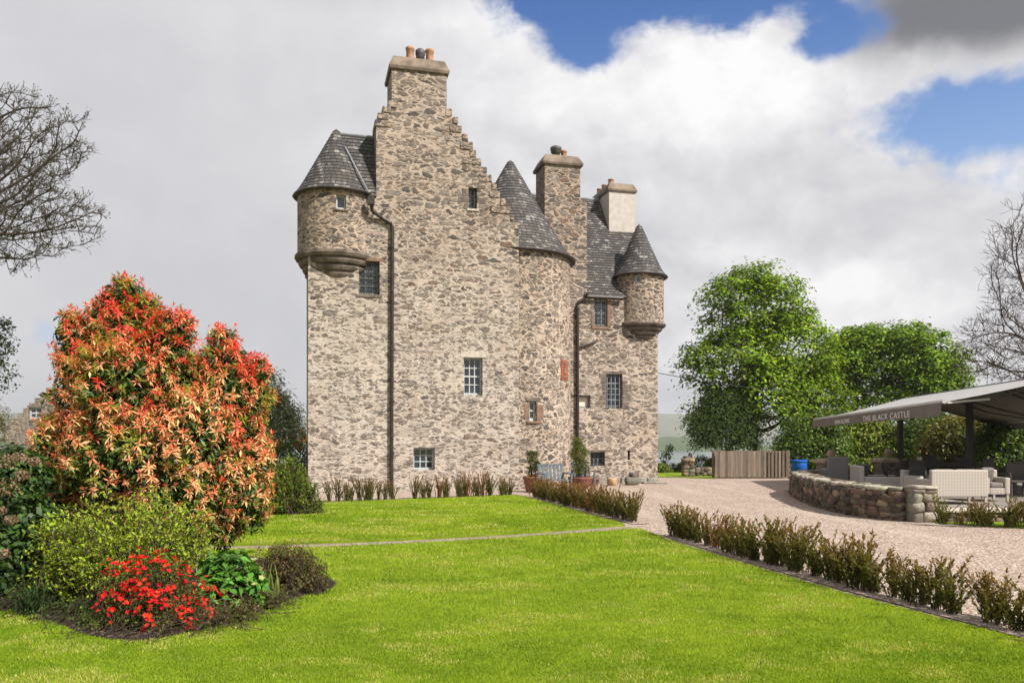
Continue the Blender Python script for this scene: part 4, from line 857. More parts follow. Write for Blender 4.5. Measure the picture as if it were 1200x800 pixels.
# ------------------------------------------------------------------ terrace furniture
TZ0 = .20
def sofa(name, label, cat_, loc, rz, w_, mat, cush, group, back_h=.80, dep=.78, arm_h=.60, pill=True):
    r = empty(name, loc, rz, label, cat_, group)
    b = MB(); b.box((0, -dep/2+.07, .18+(back_h-.18)/2), (w_, .13, back_h-.18)); b.build('backrest', mat, r, bevel=.03)
    b = MB(); b.box((0, .07, .26), (w_-.26, dep-.15, .16)); b.build('seat_base', mat, r, bevel=.02)
    for s in (-1, 1): b = MB(); b.box((s*(w_/2-.065), .068, .18+(arm_h-.18)/2), (.13, dep-.136, arm_h-.18)); b.build('arm', mat, r, bevel=.03)
    n = 1 if w_ < 1 else 2; cw = (w_-.28)/n
    for i in range(n):
        x = -w_/2+.14+cw*(i+.5); b = MB(); b.box((x, .07, .41), (cw-.02, dep-.18, .13)); b.build('seat_cushion', cush, r, bevel=.04)
        if pill: b = MB(); M = Matrix.Rotation(-.22, 4, 'X'); b.box((x, -dep/2+.22, .64), (cw-.03, .14, .40), 0, None, M); b.build('back_cushion', cush, r, bevel=.05)
    for sx in (-1, 1):
        for sy in (-1, 1): b = MB(); b.box((sx*(w_/2-.05), sy*(dep/2-.05), .092), (.05, .05, .178)); b.build('leg', mat, r)
    return r
def tx(px, Y): return ((px-600)/950*Y, Y, TZ0+.002)
gF = 'wicker seats on the terrace'
sofa('wicker_loveseat', 'pale wicker loveseat with its woven back turned to the drive', 'sofa', tx(1114.5, 19.7), .0, 1.36, M_WICK, M_CUSH, gF, .83, .8)
sofa('wicker_armchair', 'pale wicker armchair with taupe cushion, right of the wicker loveseat', 'armchair', tx(1160, 20.6), math.pi-.06, .62, M_WICK, M_CUSH, gF, .78, .74)
sofa('wicker_armchair', 'grey wicker armchair between the loveseat and the end of the stone wall', 'armchair', tx(1080, 21.6), math.pi+.2, .74, M_WICKG, M_CUSHD, gF, .74)
sofa('wicker_sofa', 'grey wicker sofa seen from its end, low arm towards the wall', 'sofa', tx(1028, 23.6), -math.pi/2-.22, 1.5, M_WICKG, M_CUSHD, gF, .80, 1.25, .5)
sofa('wicker_armchair', 'tall dark grey wicker chair in front of the left gate pier', 'armchair', tx(977, 26.2), .05, .66, M_WICKD, M_CUSHD, gF, 1.0, .7, .62)
def dining_chair(label, loc, rz, mat=M_DARKF, h=.92):
    r = empty('dining_chair', loc, rz, label, 'chair', 'dark woven dining chairs on the terrace')
    b = MB(); b.box((0, -.22, .45+(h-.45)/2), (.50, .05, h-.45), 0, (.88, 1)); b.build('backrest', mat, r, bevel=.015); b = MB(); b.box((0, 0, .43), (.50, .48, .06)); b.build('seat', mat, r, bevel=.015)
    for sx in (-1, 1):
        b = MB(); b.bar((sx*.25, -.2, .66), (sx*.25, .22, .64), .05, .035); b.bar((sx*.25, .21, .64), (sx*.25, .21, .40), .04); b.build('arm', mat, r)
        for sy in (-1, 1): b = MB(); b.bar((sx*.21, sy*.2, 0), (sx*.22, sy*.2, .40), .045); b.build('leg', mat, r)
    return r
dining_chair('dark woven dining chair just right of the far awning post, left of its twin', tx(1056.5, 25.6), .1); dining_chair('dark woven dining chair at the left end of the dark dining table', tx(1070.5, 25.4), -.1)
dining_chair('brown dining chair at the right edge of the picture, nearest the camera', tx(1193, 21.8), 2.9); dining_chair('brown dining chair behind the pale armchair, against the dark shrubs', tx(1186, 24.5), .3)
dining_chair('dark dining chair behind the loveseat, right of the near awning post', tx(1152, 27.6), .2); dining_chair('dark dining chair on the far side of the dining table', tx(1094, 29.2), math.pi, h=1.0); dining_chair('dark dining chair on the far side of the table, left of the near awning post', tx(1128, 29.0), math.pi-.1)
def table(label, loc, rz, w_, d_, h, mat):
    r = empty('dining_table', loc, rz, label, 'table'); b = MB(); b.box((0, 0, h-.025), (w_, d_, .05)); b.build('tabletop', mat, r, bevel=.01); b = MB(); b.box((0, 0, h-.10), (w_-.2, d_-.2, .09)); b.build('apron', mat, r)
    for sx in (-1, 1):
        for sy in (-1, 1): b = MB(); b.box((sx*(w_/2-.09), sy*(d_/2-.09), (h-.055)/2), (.08, .08, h-.06)); b.build('leg', mat, r)
    return r
table('long dark dining table behind the pale wicker loveseat', tx(1103, 27.4), .0, 2.1, 1.0, .80, M_DARKF); table('low dark side table between the grey sofa and the grey armchair', tx(1064, 22.9), 0, .5, .5, .42, M_DARKF); table('dark dining table at the right edge of the picture', tx(1203, 23.0), 0, 1.3, .9, .76, M_DARKF)
def cushion(label, loc, rz, mat, w_=.42):
    b = MB(); g = 9; V = []; F = []
    for k in (1, -1):
        for j in range(g):
            for i in range(g): u, v = i/(g-1)*2-1, j/(g-1)*2-1; V.append((u*w_/2, k*.075*max(0, (1-u**4)*(1-v**4)), v*w_/2+w_/2))
    for j in range(g-1):
        for i in range(g-1): o = j*g+i; F += [(o, o+1, o+g+1, o+g), (g*g+o+g, g*g+o+g+1, g*g+o+1, g*g+o)]
    o = mesh_np('scatter_cushion', V, F, mat, smooth=True); o.location = loc; o.rotation_euler = (-.3, 0, rz); return tag(o, label, 'cushion')
x, y, z = tx(1040, 23.5); cushion('charcoal scatter cushion standing on the grey wicker sofa', (x, y, z+.48), 1.2, M_CUSHD, .46)
for px, lab in ((1064.5, 'cream lantern on the low dark side table'), (1077.5, 'cream table lamp behind the grey armchair, near the dining table')):
    x, y, z = tx(px, 22.9 if px < 1070 else 27.2); r = empty('table_lantern', (x, y, z+(.422 if px < 1070 else .802)), 0, lab, 'lantern'); b = MB(); b.lathe([(.05, 0), (.05, .012), (.015, .02), (.015, .07)], k=12); b.build('lantern_base', M_IRON, r); b = MB(); b.lathe([(.085, .06), (.065, .17)], k=16); b.build('shade', M_CREAM, r)
# ------------------------------------------------------------------ by the castle door
def garden_chair(label, loc, rz, w_=.85, fold=False):
    r = empty('garden_chair', loc, rz, label, 'chair', 'grey-blue wooden garden chairs by the round tower')
    b = MB()
    for i in range(7): x = -w_/2+.08+(w_-.16)*i/6; b.bar((x, -.27, .42), (x, -.36, .90), .085, .02, (0, 1, 0))
    b.bar((-w_/2, -.36, .90), (w_/2, -.36, .90), .05, .07); b.build('backrest', M_BENCH, r); b = MB()
    for i in range(5): b.box((0, -.2+.115*i, .42), (w_-.04, .10, .025))
    b.build('seat', M_BENCH, r)
    for s in (-1, 1):
        b = MB(); b.bar((s*w_/2, -.34, .64), (s*w_/2, .30, .62), .07, .03); b.build('arm', M_BENCH, r)
        b = MB(); b.bar((s*(w_/2-.01), .27, 0), (s*(w_/2-.01), .27, .605), .055); b.build('leg', M_BENCH, r); b = MB(); b.bar((s*(w_/2-.01), -.27, 0), (s*(w_/2-.01), -.36, .62), .055); b.build('leg', M_BENCH, r)
    return r
Yb = 26.9; garden_chair('grey-blue slatted garden armchair between the two plant pots by the tower', ((650-600)/950*Yb, Yb, 0), R(180)-R(-16)*0+R(22), .98)
garden_chair('grey-blue garden chair half hidden behind the tall potted shrub', ((684-600)/950*29.2, 29.2, 0), R(205), .6)
def pot_obj(name, label, loc, prof, mat, group=None, soil=None, k=28):
    r = empty(name, loc, 0, label, 'plant pot', group); b = MB(); b.lathe(prof, k=k, cap=False); q = prof[0][0]; o = b.build('pot_body', mat, r, smooth=True); 
    rt, zt = prof[-1]; b = MB(); b.lathe([(0.01, zt), (rt*.98, zt-.01)], k=k, cap=False); b.build('compost', M_SOIL, r); return r
# ------------------------------------------------------------------ plants
def crowd(P, g, L, W, cols, jit=.2, up=.5, p=None, normals=None, droop=0.0, spread=.8):
    """one leaf at each point, facing roughly along normals / up"""
    n = len(P); N = runit(n, g)*spread+np.array([0, 0, up]); 
    if normals is not None: N = N+normals*.8
    N = nrm(N); D = nrm(np.cross(N, runit(n, g))); D[:, 2] -= droop; D = nrm(D); N = nrm(np.cross(np.cross(D, N), D))
    return leaf_geo(P, D, N, L*g.uniform(.7, 1.25, n), W*g.uniform(.75, 1.2, n), pick(cols, n, jit, p, g))
def lobes_points(lobes, n, g, shell=(.72, 1.05), squash=1.0):
    lob = np.asarray(lobes, float); w_ = lob[:, 3]**2; k = g.choice(len(lob), n*3, p=w_/w_.sum()); d = runit(n*3, g); d[:, 2] = np.where(d[:, 2] < -.55, -d[:, 2], d[:, 2])
    r = lob[k, 3]*g.uniform(*shell, n*3); P = lob[k, :3]+d*r[:, None]*np.array([1, 1, squash])
    ok = np.ones(len(P), bool)
    for i in range(len(lob)):
        q = (P-lob[i, :3])/np.array([1, 1, squash]); ok &= (np.linalg.norm(q, axis=1) > lob[i, 3]*.70) | (k == i)
    ok &= P[:, 2] > .03; idx = np.flatnonzero(ok)[:n]; return P[idx], d[idx], k[idx]
def stems_geo(base, targets, g, r0=.02, r1=.004, wob=.08, k=5, seg=4, spread=.12):
    P0 = []; P1 = []; A = []; B = []
    for t in targets:
        s = np.array(base)+np.array([g.normal()*spread, g.normal()*spread, 0]); pts = [s]
        for i in range(1, seg+1):
            u = i/seg; q = s+(np.asarray(t)-s)*np.array([u**1.3, u**1.3, u**.85])+g.normal(size=3)*wob*(u*(1-u)*4*.5+.05); pts.append(q)
        for i in range(seg): P0.append(pts[i]); P1.append(pts[i+1]); A.append(r0+(r1-r0)*i/seg); B.append(r0+(r1-r0)*(i+1)/seg)
    return tubes_geo(np.array(P0), np.array(P1), np.array(A), np.array(B), k)
def shrub(name, label, cat_, base, lobes, n, L, W, cols, seed, mat=None, p=None, up=.5, group=None, stems=14, squash=1.0, droop=0., extra=None, shell=(.6, 1.05), jit=.22, part='foliage', clump=0):
    g = np.random.default_rng(seed); base = np.array(base, float); root = empty(name, base, 0, label, cat_, group); lob = np.asarray(lobes, float)
    if clump:
        c, d, k = lobes_points(lob, n//clump, g, shell, squash); tone = g.normal(size=(len(c), 1))*.22
        P = np.repeat(c, clump, 0)+g.normal(size=(len(c)*clump, 3))*L*np.array([1.15, 1.15, .7]); dd = np.repeat(d, clump, 0); geo = crowd(P, g, L, W, cols, jit, up, p, dd, droop); geo = (geo[0], geo[1], np.clip(geo[2]*(1+np.repeat(np.repeat(tone, clump, 0), 4, 0)), .003, .9))
    else: P, d, k = lobes_points(lob, n, g, shell, squash); geo = crowd(P, g, L, W, cols, jit, up, p, d, droop)
    mesh_np(part, geo[0]-base, geo[1], mat or M_LEAF, root, geo[2])
    if stems: 
        T = [lob[g.integers(len(lob)), :3]+runit(1, g)[0]*.5*lob[:, 3].mean() for _ in range(stems)]; V, F = stems_geo(base, T, g, .022*max(1, lob[:, 3].mean()*1.3)); mesh_np('stems', V-base, F, M_STEM, root)
    if extra: extra(root, base, lob, g)
    return root
def twiggy(name, label, cat_, base, lobes, n, m, L, W, cols, seed, r0=.010, from_=.35, jit=.22, group=None, extra=None, spread=.15, shell=(.55, 1.15), mat=None, tipcols=None, out=.9):
    """shoots fan out from the base and carry small leaves along their outer part"""
    g = np.random.default_rng(seed); base = np.array(base, float); root = empty(name, base, 0, label, cat_, group); lob = np.asarray(lobes, float)
    tg, d, k = lobes_points(lob, n, g, shell); n = len(tg); SEG = 6; st = np.column_stack([base[0]+(tg[:, 0]-base[0])*.25+g.normal(size=n)*spread, base[1]+(tg[:, 1]-base[1])*.25+g.normal(size=n)*spread, np.full(n, .02)])
    b1 = g.normal(size=(n, 3))*.06; pts = []
    for i in range(SEG+1):
        u = i/SEG; pts.append(st+(tg-st)*np.array([u**1.35, u**1.35, 1-(1-u)**1.25])+b1*(u*(1-u)*4))
    pts = np.array(pts); ra = [r0*(1-.75*i/SEG) for i in range(SEG+1)]
    V, F = tubes_geo(pts[:-1].reshape(-1, 3), pts[1:].reshape(-1, 3), np.repeat(ra[:-1], n), np.repeat(ra[1:], n), 4); mesh_np('stems', V-base, F, M_STEM, root)
    u = from_+(1-from_)*g.random((m, n))**.8; f = u*SEG; i0 = np.clip(f.astype(int), 0, SEG-1); fr = (f-i0)[..., None]; ar = np.arange(n)[None]; A, B = pts[i0, ar], pts[i0+1, ar]; P = (A+(B-A)*fr).reshape(-1, 3); ax = nrm((B-A).reshape(-1, 3))
    P = P+runit(len(P), g)*g.uniform(0, .05, (len(P), 1)); D = nrm(runit(len(P), g)*out+ax*.7+np.array([0, 0, .15])); N = nrm(runit(len(P), g)*.6+np.array([0, 0, .8])); tone = np.tile(1+g.normal(size=n)*.15, m)[:, None]
    T = pick(cols, len(P), jit, None, g)*tone
    if tipcols is not None: w_ = np.clip((u.reshape(-1, 1)-.7)/.3, 0, 1)*.8; T = T*(1-w_)+pick(tipcols, len(P), .15, None, g)*w_
    geo = leaf_geo(P, D, N, L*g.uniform(.6, 1.2, len(P)), W*g.uniform(.7, 1.2, len(P)), np.clip(T, .003, .9)); mesh_np('foliage', geo[0]-base, geo[1], mat or M_LEAF, root, geo[2])
    if extra: extra(root, base, lob, g)
    return root
def LB(items, Y): return [(*PX(px, py, Y+dy), r/950*(Y+dy)) for px, py, r, dy in items]
# --- the big red and cream new-leafed bush
def pieris():
    g = np.random.default_rng(21); Y = 10.3; base = np.array([(185-600)/950*Y, Y, .08])
    L_ = LB([(150, 342, 18, .0), (140, 362, 24, .1), (172, 365, 16, -.1), (120, 380, 24, .1), (85, 388, 22, .2), (98, 410, 30, .1), (160, 398, 38, -.1), (205, 388, 24, -.2), (190, 415, 34, -.2), (85, 428, 20, .2), (105, 455, 38, .0), (150, 455, 58, -.3), (212, 445, 36, .1), (262, 400, 17, .1), (255, 422, 20, .0), (275, 425, 19, .0), (302, 432, 14, .2), (266, 455, 30, -.1), (295, 468, 22, .1), (82, 520, 36, -.1), (62, 498, 14, .3), (42, 545, 16, .2), (145, 535, 64, -.5), (222, 515, 54, -.4), (282, 512, 32, .0), (300, 535, 22, .0), (75, 580, 34, .1), (60, 612, 24, .0), (140, 595, 46, -.35), (215, 588, 54, -.5), (278, 575, 36, -.2), (292, 598, 22, -.1), (258, 618, 24, -.1), (150, 480, 52, .8), (215, 530, 56, .8), (110, 550, 56, .8)], Y)
    C, d, k = lobes_points(L_, 4700, g, (.74, 1.17)); n = len(C)
    ax = nrm(d*.8+np.array([0, 0, .75])+g.normal(size=(n, 3))*.34); C = C[:]; z = C[:, 2]
    # warmth of each whorl: red high up, cream and coral lower and to the sunny side, some all green
    heat = np.clip(.20+(z-2.1)*.55+.5*np.sin(C[:, 0]*4.1+C[:, 2]*3.3)*np.sin(C[:, 2]*5.0-C[:, 1]*3)+g.normal(size=n)*.30, 0, 1); kind = g.random(n)+.18*np.sin(C[:, 0]*5+2)*np.sin(C[:, 2]*4.2); green = kind < .19
    per = 14; a = np.tile(np.arange(per)*2.4, n)+np.repeat(g.uniform(0, 6.28, n), per)+g.normal(size=n*per)*.45; lv = np.tile(np.linspace(0, 1, per), n)
    A = np.repeat(ax, per, 0); X = nrm(np.cross(A, np.array([.31, .2, .93]))); Yv = np.cross(A, X); rad = X*np.cos(a)[:, None]+Yv*np.sin(a)[:, None]
    tilt = 1.15-1.75*lv+g.normal(size=n*per)*.32; D = nrm(rad*np.cos(tilt)[:, None]+A*np.sin(tilt)[:, None]-np.array([0, 0, .45])*lv[:, None]); Nn = nrm(A*np.cos(tilt)[:, None]-rad*np.sin(tilt)[:, None])
    P = np.repeat(C, per, 0)+A*(.05*(1-lv))[:, None]; ln = (.054+.043*lv)*np.repeat(g.uniform(.7, 1.25, n), per)*g.uniform(.6, 1.25, n*per)
    red, coral, cream, olive = np.array((.70, .034, .034)), np.array((.76, .15, .085)), np.array((.86, .56, .27)), np.array((.30, .31, .045))
    h = np.repeat(heat, per)[:, None]; l = lv[:, None]
    new = red*(1-l)+coral*l; old = coral*(1-l)**1.2+cream*(1-(1-l)**1.2); T = old*(1-h)+new*h; T = np.where(np.repeat(green, per)[:, None], olive*(1.2-.5*l)+0*T, T)*(1+g.normal(size=(n*per, 1))*.16)
    geo1 = leaf_geo(P, D, Nn, ln, ln*.24, np.clip(T, .004, .85), .08)
    root = empty('flame_bush', base, 0, 'large rounded bush covered in whorls of red, coral and cream young leaves', 'bush')
    mesh_np('young_leaves', geo1[0]-base, geo1[1], M_PETAL, root, geo1[2])
    # mature dark green leaves beneath every whorl and inside the crown
    m = 7; A = np.repeat(ax, m, 0); a = g.uniform(0, 6.28, n*m); X = nrm(np.cross(A, np.array([.31, .2, .93]))); Yv = np.cross(A, X); rad = X*np.cos(a)[:, None]+Yv*np.sin(a)[:, None]
    D = nrm(rad+A*g.uniform(-.5, .3, (n*m, 1))-np.array([0, 0, .35])); P = np.repeat(C, m, 0)-A*g.uniform(.05, .26, (n*m, 1)); ln = g.uniform(.075, .125, n*m)
    G1 = leaf_geo(P, D, nrm(A+runit(n*m, g)*.3), ln, ln*.33, pick([(.055, .10, .02), (.095, .15, .022), (.035, .07, .015), (.16, .20, .035)], n*m, .2, g=g), .08)
    P2, d2, _ = lobes_points(L_, 20000, g, (.45, .98)); G2 = crowd(P2, g, .10, .034, [(.035, .062, .014), (.05, .085, .018), (.075, .10, .02)], .2, .4, None, d2, .3)
    G = cat(G1, G2); mesh_np('foliage', G[0]-base, G[1], M_GLOSS, root, G[2])
    lob = np.array(L_); T_ = [lob[i, :3] for i in range(len(lob))]*2; V, F = stems_geo(base, T_, g, .05, .008, .16, 6, 6, .22); mesh_np('stems', V-base, F, M_STEM, root)
pieris()
# --- neighbours in the bed
YG = [(.24, .34, .022), (.18, .27, .02), (.30, .39, .035), (.13, .20, .018), (.22, .20, .04)]
twiggy('spirea_bush', 'loose yellow-green bush with bronze twigs in front of the flame bush', 'bush', (-4.0, 8.55, .05), LB([(70, 640, 40, .1), (115, 622, 42, .2), (170, 615, 40, .3), (212, 622, 34, .5), (90, 668, 38, -.2), (150, 650, 40, -.1), (205, 650, 34, .2), (60, 685, 28, .0), (238, 640, 24, .8), (110, 690, 30, -.3), (130, 665, 40, -.3)], 8.6), 720, 26, .050, .024, YG, 31, .008, .30, tipcols=[(.32, .42, .035), (.38, .46, .05)], spread=.25, shell=(.35, 1.22))
def heads(root, base, g):
    for px, py, r in ((5, 540, 13), (22, 536, 10), (10, 570, 15), (26, 556, 9), (13, 609, 9), (2, 598, 6), (3, 648, 8), (40, 541, 8), (-18, 560, 14)):
        c = PX(px, py, 8.35)-base; n = 130; d = runit(n, g); q = r/950*8.35; P = c+d*q*g.uniform(.6, 1, (n, 1))*np.array([1, 1, .7]); geo = crowd(P, g, .028, .022, [(.26, .175, .12), (.33, .24, .17), (.19, .12, .085)], .2, .3, None, d); mesh_np('flower_head', geo[0], geo[1], M_PETAL, root, geo[2])
shrub('hydrangea_bush', 'dark green bush with dry brown flower heads at the left picture edge', 'bush', (-5.35, 8.9, .05), LB([(15, 560, 38, .2), (45, 565, 28, .5), (5, 610, 48, .0), (40, 620, 36, .3), (-40, 590, 60, .3), (10, 660, 45, -.1), (-45, 650, 60, 0), (55, 650, 28, .2)], 8.9), 9000, .085, .05, [(.035, .075, .018), (.05, .10, .022), (.025, .055, .014), (.085, .14, .03)], 33, mat=M_GLOSS, stems=16, shell=(.5, 1.05), up=.7,
      extra=lambda root, base, lob, g: heads(root, base, g))
def flowers(name, pts, d, g, size, cols, root, base, petals=5):
    n = len(pts); A = nrm(d+np.array([0, 0, .5])+g.normal(size=(n, 3))*.3); X = nrm(np.cross(A, np.array([.3, .2, .9]))); Yv = np.cross(A, X); a = np.tile(np.arange(petals)*2*np.pi/petals, n)+np.repeat(g.uniform(0, 6, n), petals)
    A2 = np.repeat(A, petals, 0); rad = np.repeat(X, petals, 0)*np.cos(a)[:, None]+np.repeat(Yv, petals, 0)*np.sin(a)[:, None]; sz = np.repeat(g.uniform(.8, 1.2, n)*size, petals)
    geo = leaf_geo(np.repeat(pts, petals, 0), rad+A2*.45, A2-rad*.4, sz, sz*.8, np.repeat(pick(cols, n, .15, g=g), petals, 0), .1); mesh_np(name, geo[0]-base, geo[1], M_PETAL, root, geo[2])
def red_extra(root, base, lob, g):
    P, d, k = lobes_points(lob, 420, g, (.72, 1.2)); keep = d[:, 2] > -.35
    c = P[keep][:170]; dd = d[keep][:170]; q = np.repeat(c, 3, 0)+g.normal(size=(len(c)*3, 3))*.024; flowers('blossoms', q, np.repeat(dd, 3, 0), g, .027, [(.62, .018, .014), (.55, .012, .02), (.66, .05, .02)], root, base)
twiggy('red_azalea', 'low azalea smothered in small scarlet flowers at the front of the bed', 'shrub', (-3.42, 7.6, .05), LB([(150, 692, 34, 0), (185, 688, 38, 0), (215, 700, 30, .2), (142, 716, 26, -.15), (180, 722, 34, -.2), (172, 665, 20, .2), (228, 722, 24, 0), (205, 735, 22, -.2), (240, 700, 18, .1)], 7.6), 420, 16, .034, .015, [(.12, .17, .028), (.15, .20, .035), (.08, .12, .02), (.17, .10, .035)], 35, .006, .35, extra=red_extra, shell=(.4, 1.1))
def helle_extra(root, base, lob, g):
    P = np.array([PX(px+g.normal()*2, py+g.normal()*2, 8.55+g.normal()*.12) for px, py in ((292, 665), (300, 672), (306, 668), (285, 672), (290, 682), (297, 688), (303, 684), (298, 696), (288, 692), (308, 679), (278, 680), (300, 660), (295, 676), (282, 700), (270, 703))]); flowers('green_blossoms', P, P*0+np.array([0, -.6, .3]), g, .045, [(.36, .42, .10), (.42, .45, .16), (.30, .40, .08)], root, base)
shrub('hellebore', 'bright green clump with broad glossy leaves right of the scarlet azalea', 'plant', (-2.95, 8.45, .05), LB([(255, 672, 22, .1), (272, 668, 26, .1), (262, 695, 26, -.1), (290, 690, 24, 0), (300, 708, 16, -.1), (245, 700, 16, 0)], 8.5), 620, .15, .062, [(.085, .21, .028), (.11, .26, .035), (.06, .15, .025)], 37, mat=M_GLOSS, up=.9, stems=14, shell=(.6, 1.05), droop=.25, extra=helle_extra)
twiggy('bronze_shrub', 'low rounded bronze-green shrub at the right tip of the flower bed', 'shrub', (-2.45, 9.3, .03), LB([(325, 664, 26, 0), (345, 664, 28, .1), (362, 675, 22, 0), (318, 684, 26, -.1), (345, 690, 26, -.1), (370, 692, 16, 0), (308, 668, 18, .2), (330, 700, 16, -.2)], 9.3), 560, 20, .040, .016, [(.12, .10, .035), (.155, .115, .045), (.09, .10, .026), (.13, .14, .035), (.18, .115, .06)], 39, .006, .3, shell=(.35, 1.12))
twiggy('edging_plant', 'straggly bronze and green low plant under the front of the azalea', 'plant', (-3.2, 7.35, .04), LB([(165, 742, 16, 0), (200, 745, 16, 0), (235, 735, 16, .1), (265, 725, 14, .2)], 7.35), 150, 12, .034, .014, [(.13, .11, .03), (.09, .12, .028), (.15, .10, .05)], 40, .004, .12, shell=(.2, 1.0), spread=.25)
for q, (px, py, yy, cl, lab) in enumerate(((120, 738, 7.5, [(.10, .15, .02), (.07, .11, .018)], 'low green filler at the bed edge left of the azalea'), (85, 725, 7.9, [(.04, .07, .018), (.06, .09, .02)], 'dark low leaves at the shaded bed edge below the spirea'), (15, 690, 8.6, [(.04, .07, .018), (.07, .11, .022)], 'dark green filler foliage at the left end of the bed, under the hydrangea'), (60, 695, 8.4, [(.05, .09, .02), (.10, .15, .025)], 'green filler foliage between the hydrangea and the spirea'), (40, 712, 8.3, [(.035, .06, .016), (.05, .085, .02)], 'dark low leaves at the left end of the bed edge'), (300, 708, 8.35, [(.13, .10, .04), (.09, .11, .03)], 'bronze filler between the hellebore and the rounded bronze shrub'), (262, 728, 7.75, [(.09, .13, .025), (.16, .11, .05)], 'mixed low filler below the hellebore'))):
    twiggy('edging_plant', lab, 'plant', (PX(px, py, yy)[0], yy+.1, .04), LB([(px, py, 15, 0), (px+20, py-4, 13, 0), (px-18, py-5, 14, .1)], yy), 170, 12, .04, .018, cl, 140+q, .004, .12, shell=(.2, 1.0), spread=.2)
def strap(name, label, loc, n, h, seed, cols, lean=.45, wd=.02, cat_='plant'):
    g = np.random.default_rng(seed); P0 = []; V = []; F = []; T = []; 
    for i in range(n):
        a = g.uniform(0, 6.28); l = h*g.uniform(.6, 1.15); b0 = np.array([g.normal()*.06, g.normal()*.05, 0]); dr = np.array([math.cos(a), math.sin(a), 0]); le = lean*g.uniform(.3, 1.4); sd_ = np.array([-dr[1], dr[0], 0])*wd; o = len(V); c = pick(cols, 1, .15, g=g)[0]
        for j in range(6): u = j/5; p = b0+dr*le*l*u*u+np.array([0, 0, l*(u-.35*le*u**3)]); w_ = (1-u**2)*.5+.02; V += [p-sd_*w_, p+sd_*w_]; T += [c*(1.0)]*2
        F += [(o+2*j, o+2*j+1, o+2*j+3, o+2*j+2) for j in range(5)]
    o = mesh_np(name, np.array(V), np.array(F), M_LEAF, None, np.array(T)); o.location = loc; tag(o, label, cat_); return o
strap('iris_clump', 'narrow upright clump of yellow-green sword leaves before the bronze shrub', (-2.62, 8.75, .03), 16, .42, 3, [(.16, .20, .04), (.22, .21, .06), (.10, .17, .05)], .22, .022)
strap('pale_strap_plant', 'thin silvery strap leaves between the azalea and the hellebore', (-3.2, 8.5, .08), 26, .5, 4, [(.30, .34, .22), (.24, .29, .15)], .55, .014)
strap('dark_strap_plant', 'dark arching strap leaves at the shaded left front of the bed', (-4.75, 8.05, .05), 40, .34, 5, [(.03, .06, .018), (.05, .08, .025)], .8, .02)
strap('withered_leaf_clump', 'withered tan leaves lying on the soil below the hellebore', (-2.95, 7.75, .03), 16, .26, 6, [(.30, .22, .15), (.24, .17, .11)], 1.1, .018)
# --- beside the castle's left corner
twiggy('bronze_green_bush', 'rounded green and bronze bush on the lawn by the castle corner', 'bush', (-4.9, 18.9, 0), LB([(335, 575, 28, 0), (355, 585, 24, .1), (320, 590, 25, -.2), (370, 598, 15, 0), (345, 600, 18, -.2), (318, 560, 24, .3), (300, 585, 30, .3), (338, 548, 18, .2), (350, 565, 16, .2)], 18.9), 520, 22, .085, .040, [(.13, .20, .022), (.17, .25, .03), (.09, .15, .02), (.17, .14, .04)], 41, .012, .3, shell=(.3, 1.12))
def orange_extra(root, base, lob, g):
    P = np.array([PX(px+g.normal()*3, py+g.normal()*3.5, 29.5+g.normal()*.2) for px, py in [(357, 516)]*26+[(348, 519)]*16+[(334, 522)]*10+[(345, 536)]*6]); geo = crowd(P, g, .13, .10, [(.50, .20, .02), (.55, .28, .03), (.42, .14, .02)], .15, .4); mesh_np('blossoms', geo[0]-base, geo[1], M_PETAL, root, geo[2])
shrub('orange_berberis', 'green shrub tipped with orange blossom behind the castle corner', 'shrub', (-7.7, 29.6, 0), LB([(345, 535, 20, 0), (330, 540, 22, .1), (355, 545, 18, 0), (340, 558, 22, 0), (318, 545, 22, .3), (360, 560, 16, 0)], 29.6), 5000, .11, .05, [(.10, .16, .022), (.13, .19, .03), (.07, .115, .02)], 43, stems=12, extra=orange_extra, clump=5)
shrub('weeping_pear_tree', 'grey-green weeping small tree between the flame bush and the castle', 'tree', (-11.6, 38, 0), LB([(318, 478, 22, 0), (335, 492, 18, 0), (300, 470, 26, .3), (322, 508, 24, 0), (345, 510, 12, 0), (295, 505, 30, .4), (310, 450, 16, .2)], 38), 9000, .24, .055, [(.20, .24, .12), (.27, .30, .17), (.14, .17, .08)], 45, stems=10, droop=.6, shell=(.5, 1.08), clump=5, part='crown')
# ------------------------------------------------------------------ trees
def colonize(base, top, att, step, infl, kill, g, maxit=160, trunk_jit=.03):
    base = np.array(base, float); top = np.array(top, float); L = np.linalg.norm(top-base); n0 = max(2, int(L/step)); N = [base]; par = [-1]
    for i in range(1, n0+1): N.append(base+(top-base)*i/n0+g.normal(size=3)*trunk_jit*np.array([1, 1, .2])); par.append(i-1)
    A = np.array(att); NN = np.array(N); D = np.linalg.norm(A[:, None]-NN[None], axis=2); near = D.argmin(1); nd = D.min(1); alive = np.ones(len(A), bool); 
    for it in range(maxit):
        alive &= nd > kill; act = alive & (nd < infl)
        if not act.any():
            if not alive.any(): break
            act = alive & (nd < nd[alive].min()+step*2)
        dr = nrm(A[act]-NN[near[act]]); S = np.zeros_like(NN); np.add.at(S, near[act], dr); ids = np.unique(near[act]); q = nrm(S[ids]+g.normal(size=(len(ids), 3))*.25); new = NN[ids]+q*step
        o = len(NN); NN = np.concatenate([NN, new]); par += list(ids); d2 = np.linalg.norm(A[:, None]-new[None], axis=2); j = d2.argmin(1); m = d2[np.arange(len(A)), j]; b = m < nd; near = np.where(b, o+j, near); nd = np.where(b, m, nd)
        if len(NN) > 9000: break
    return NN, np.array(par)
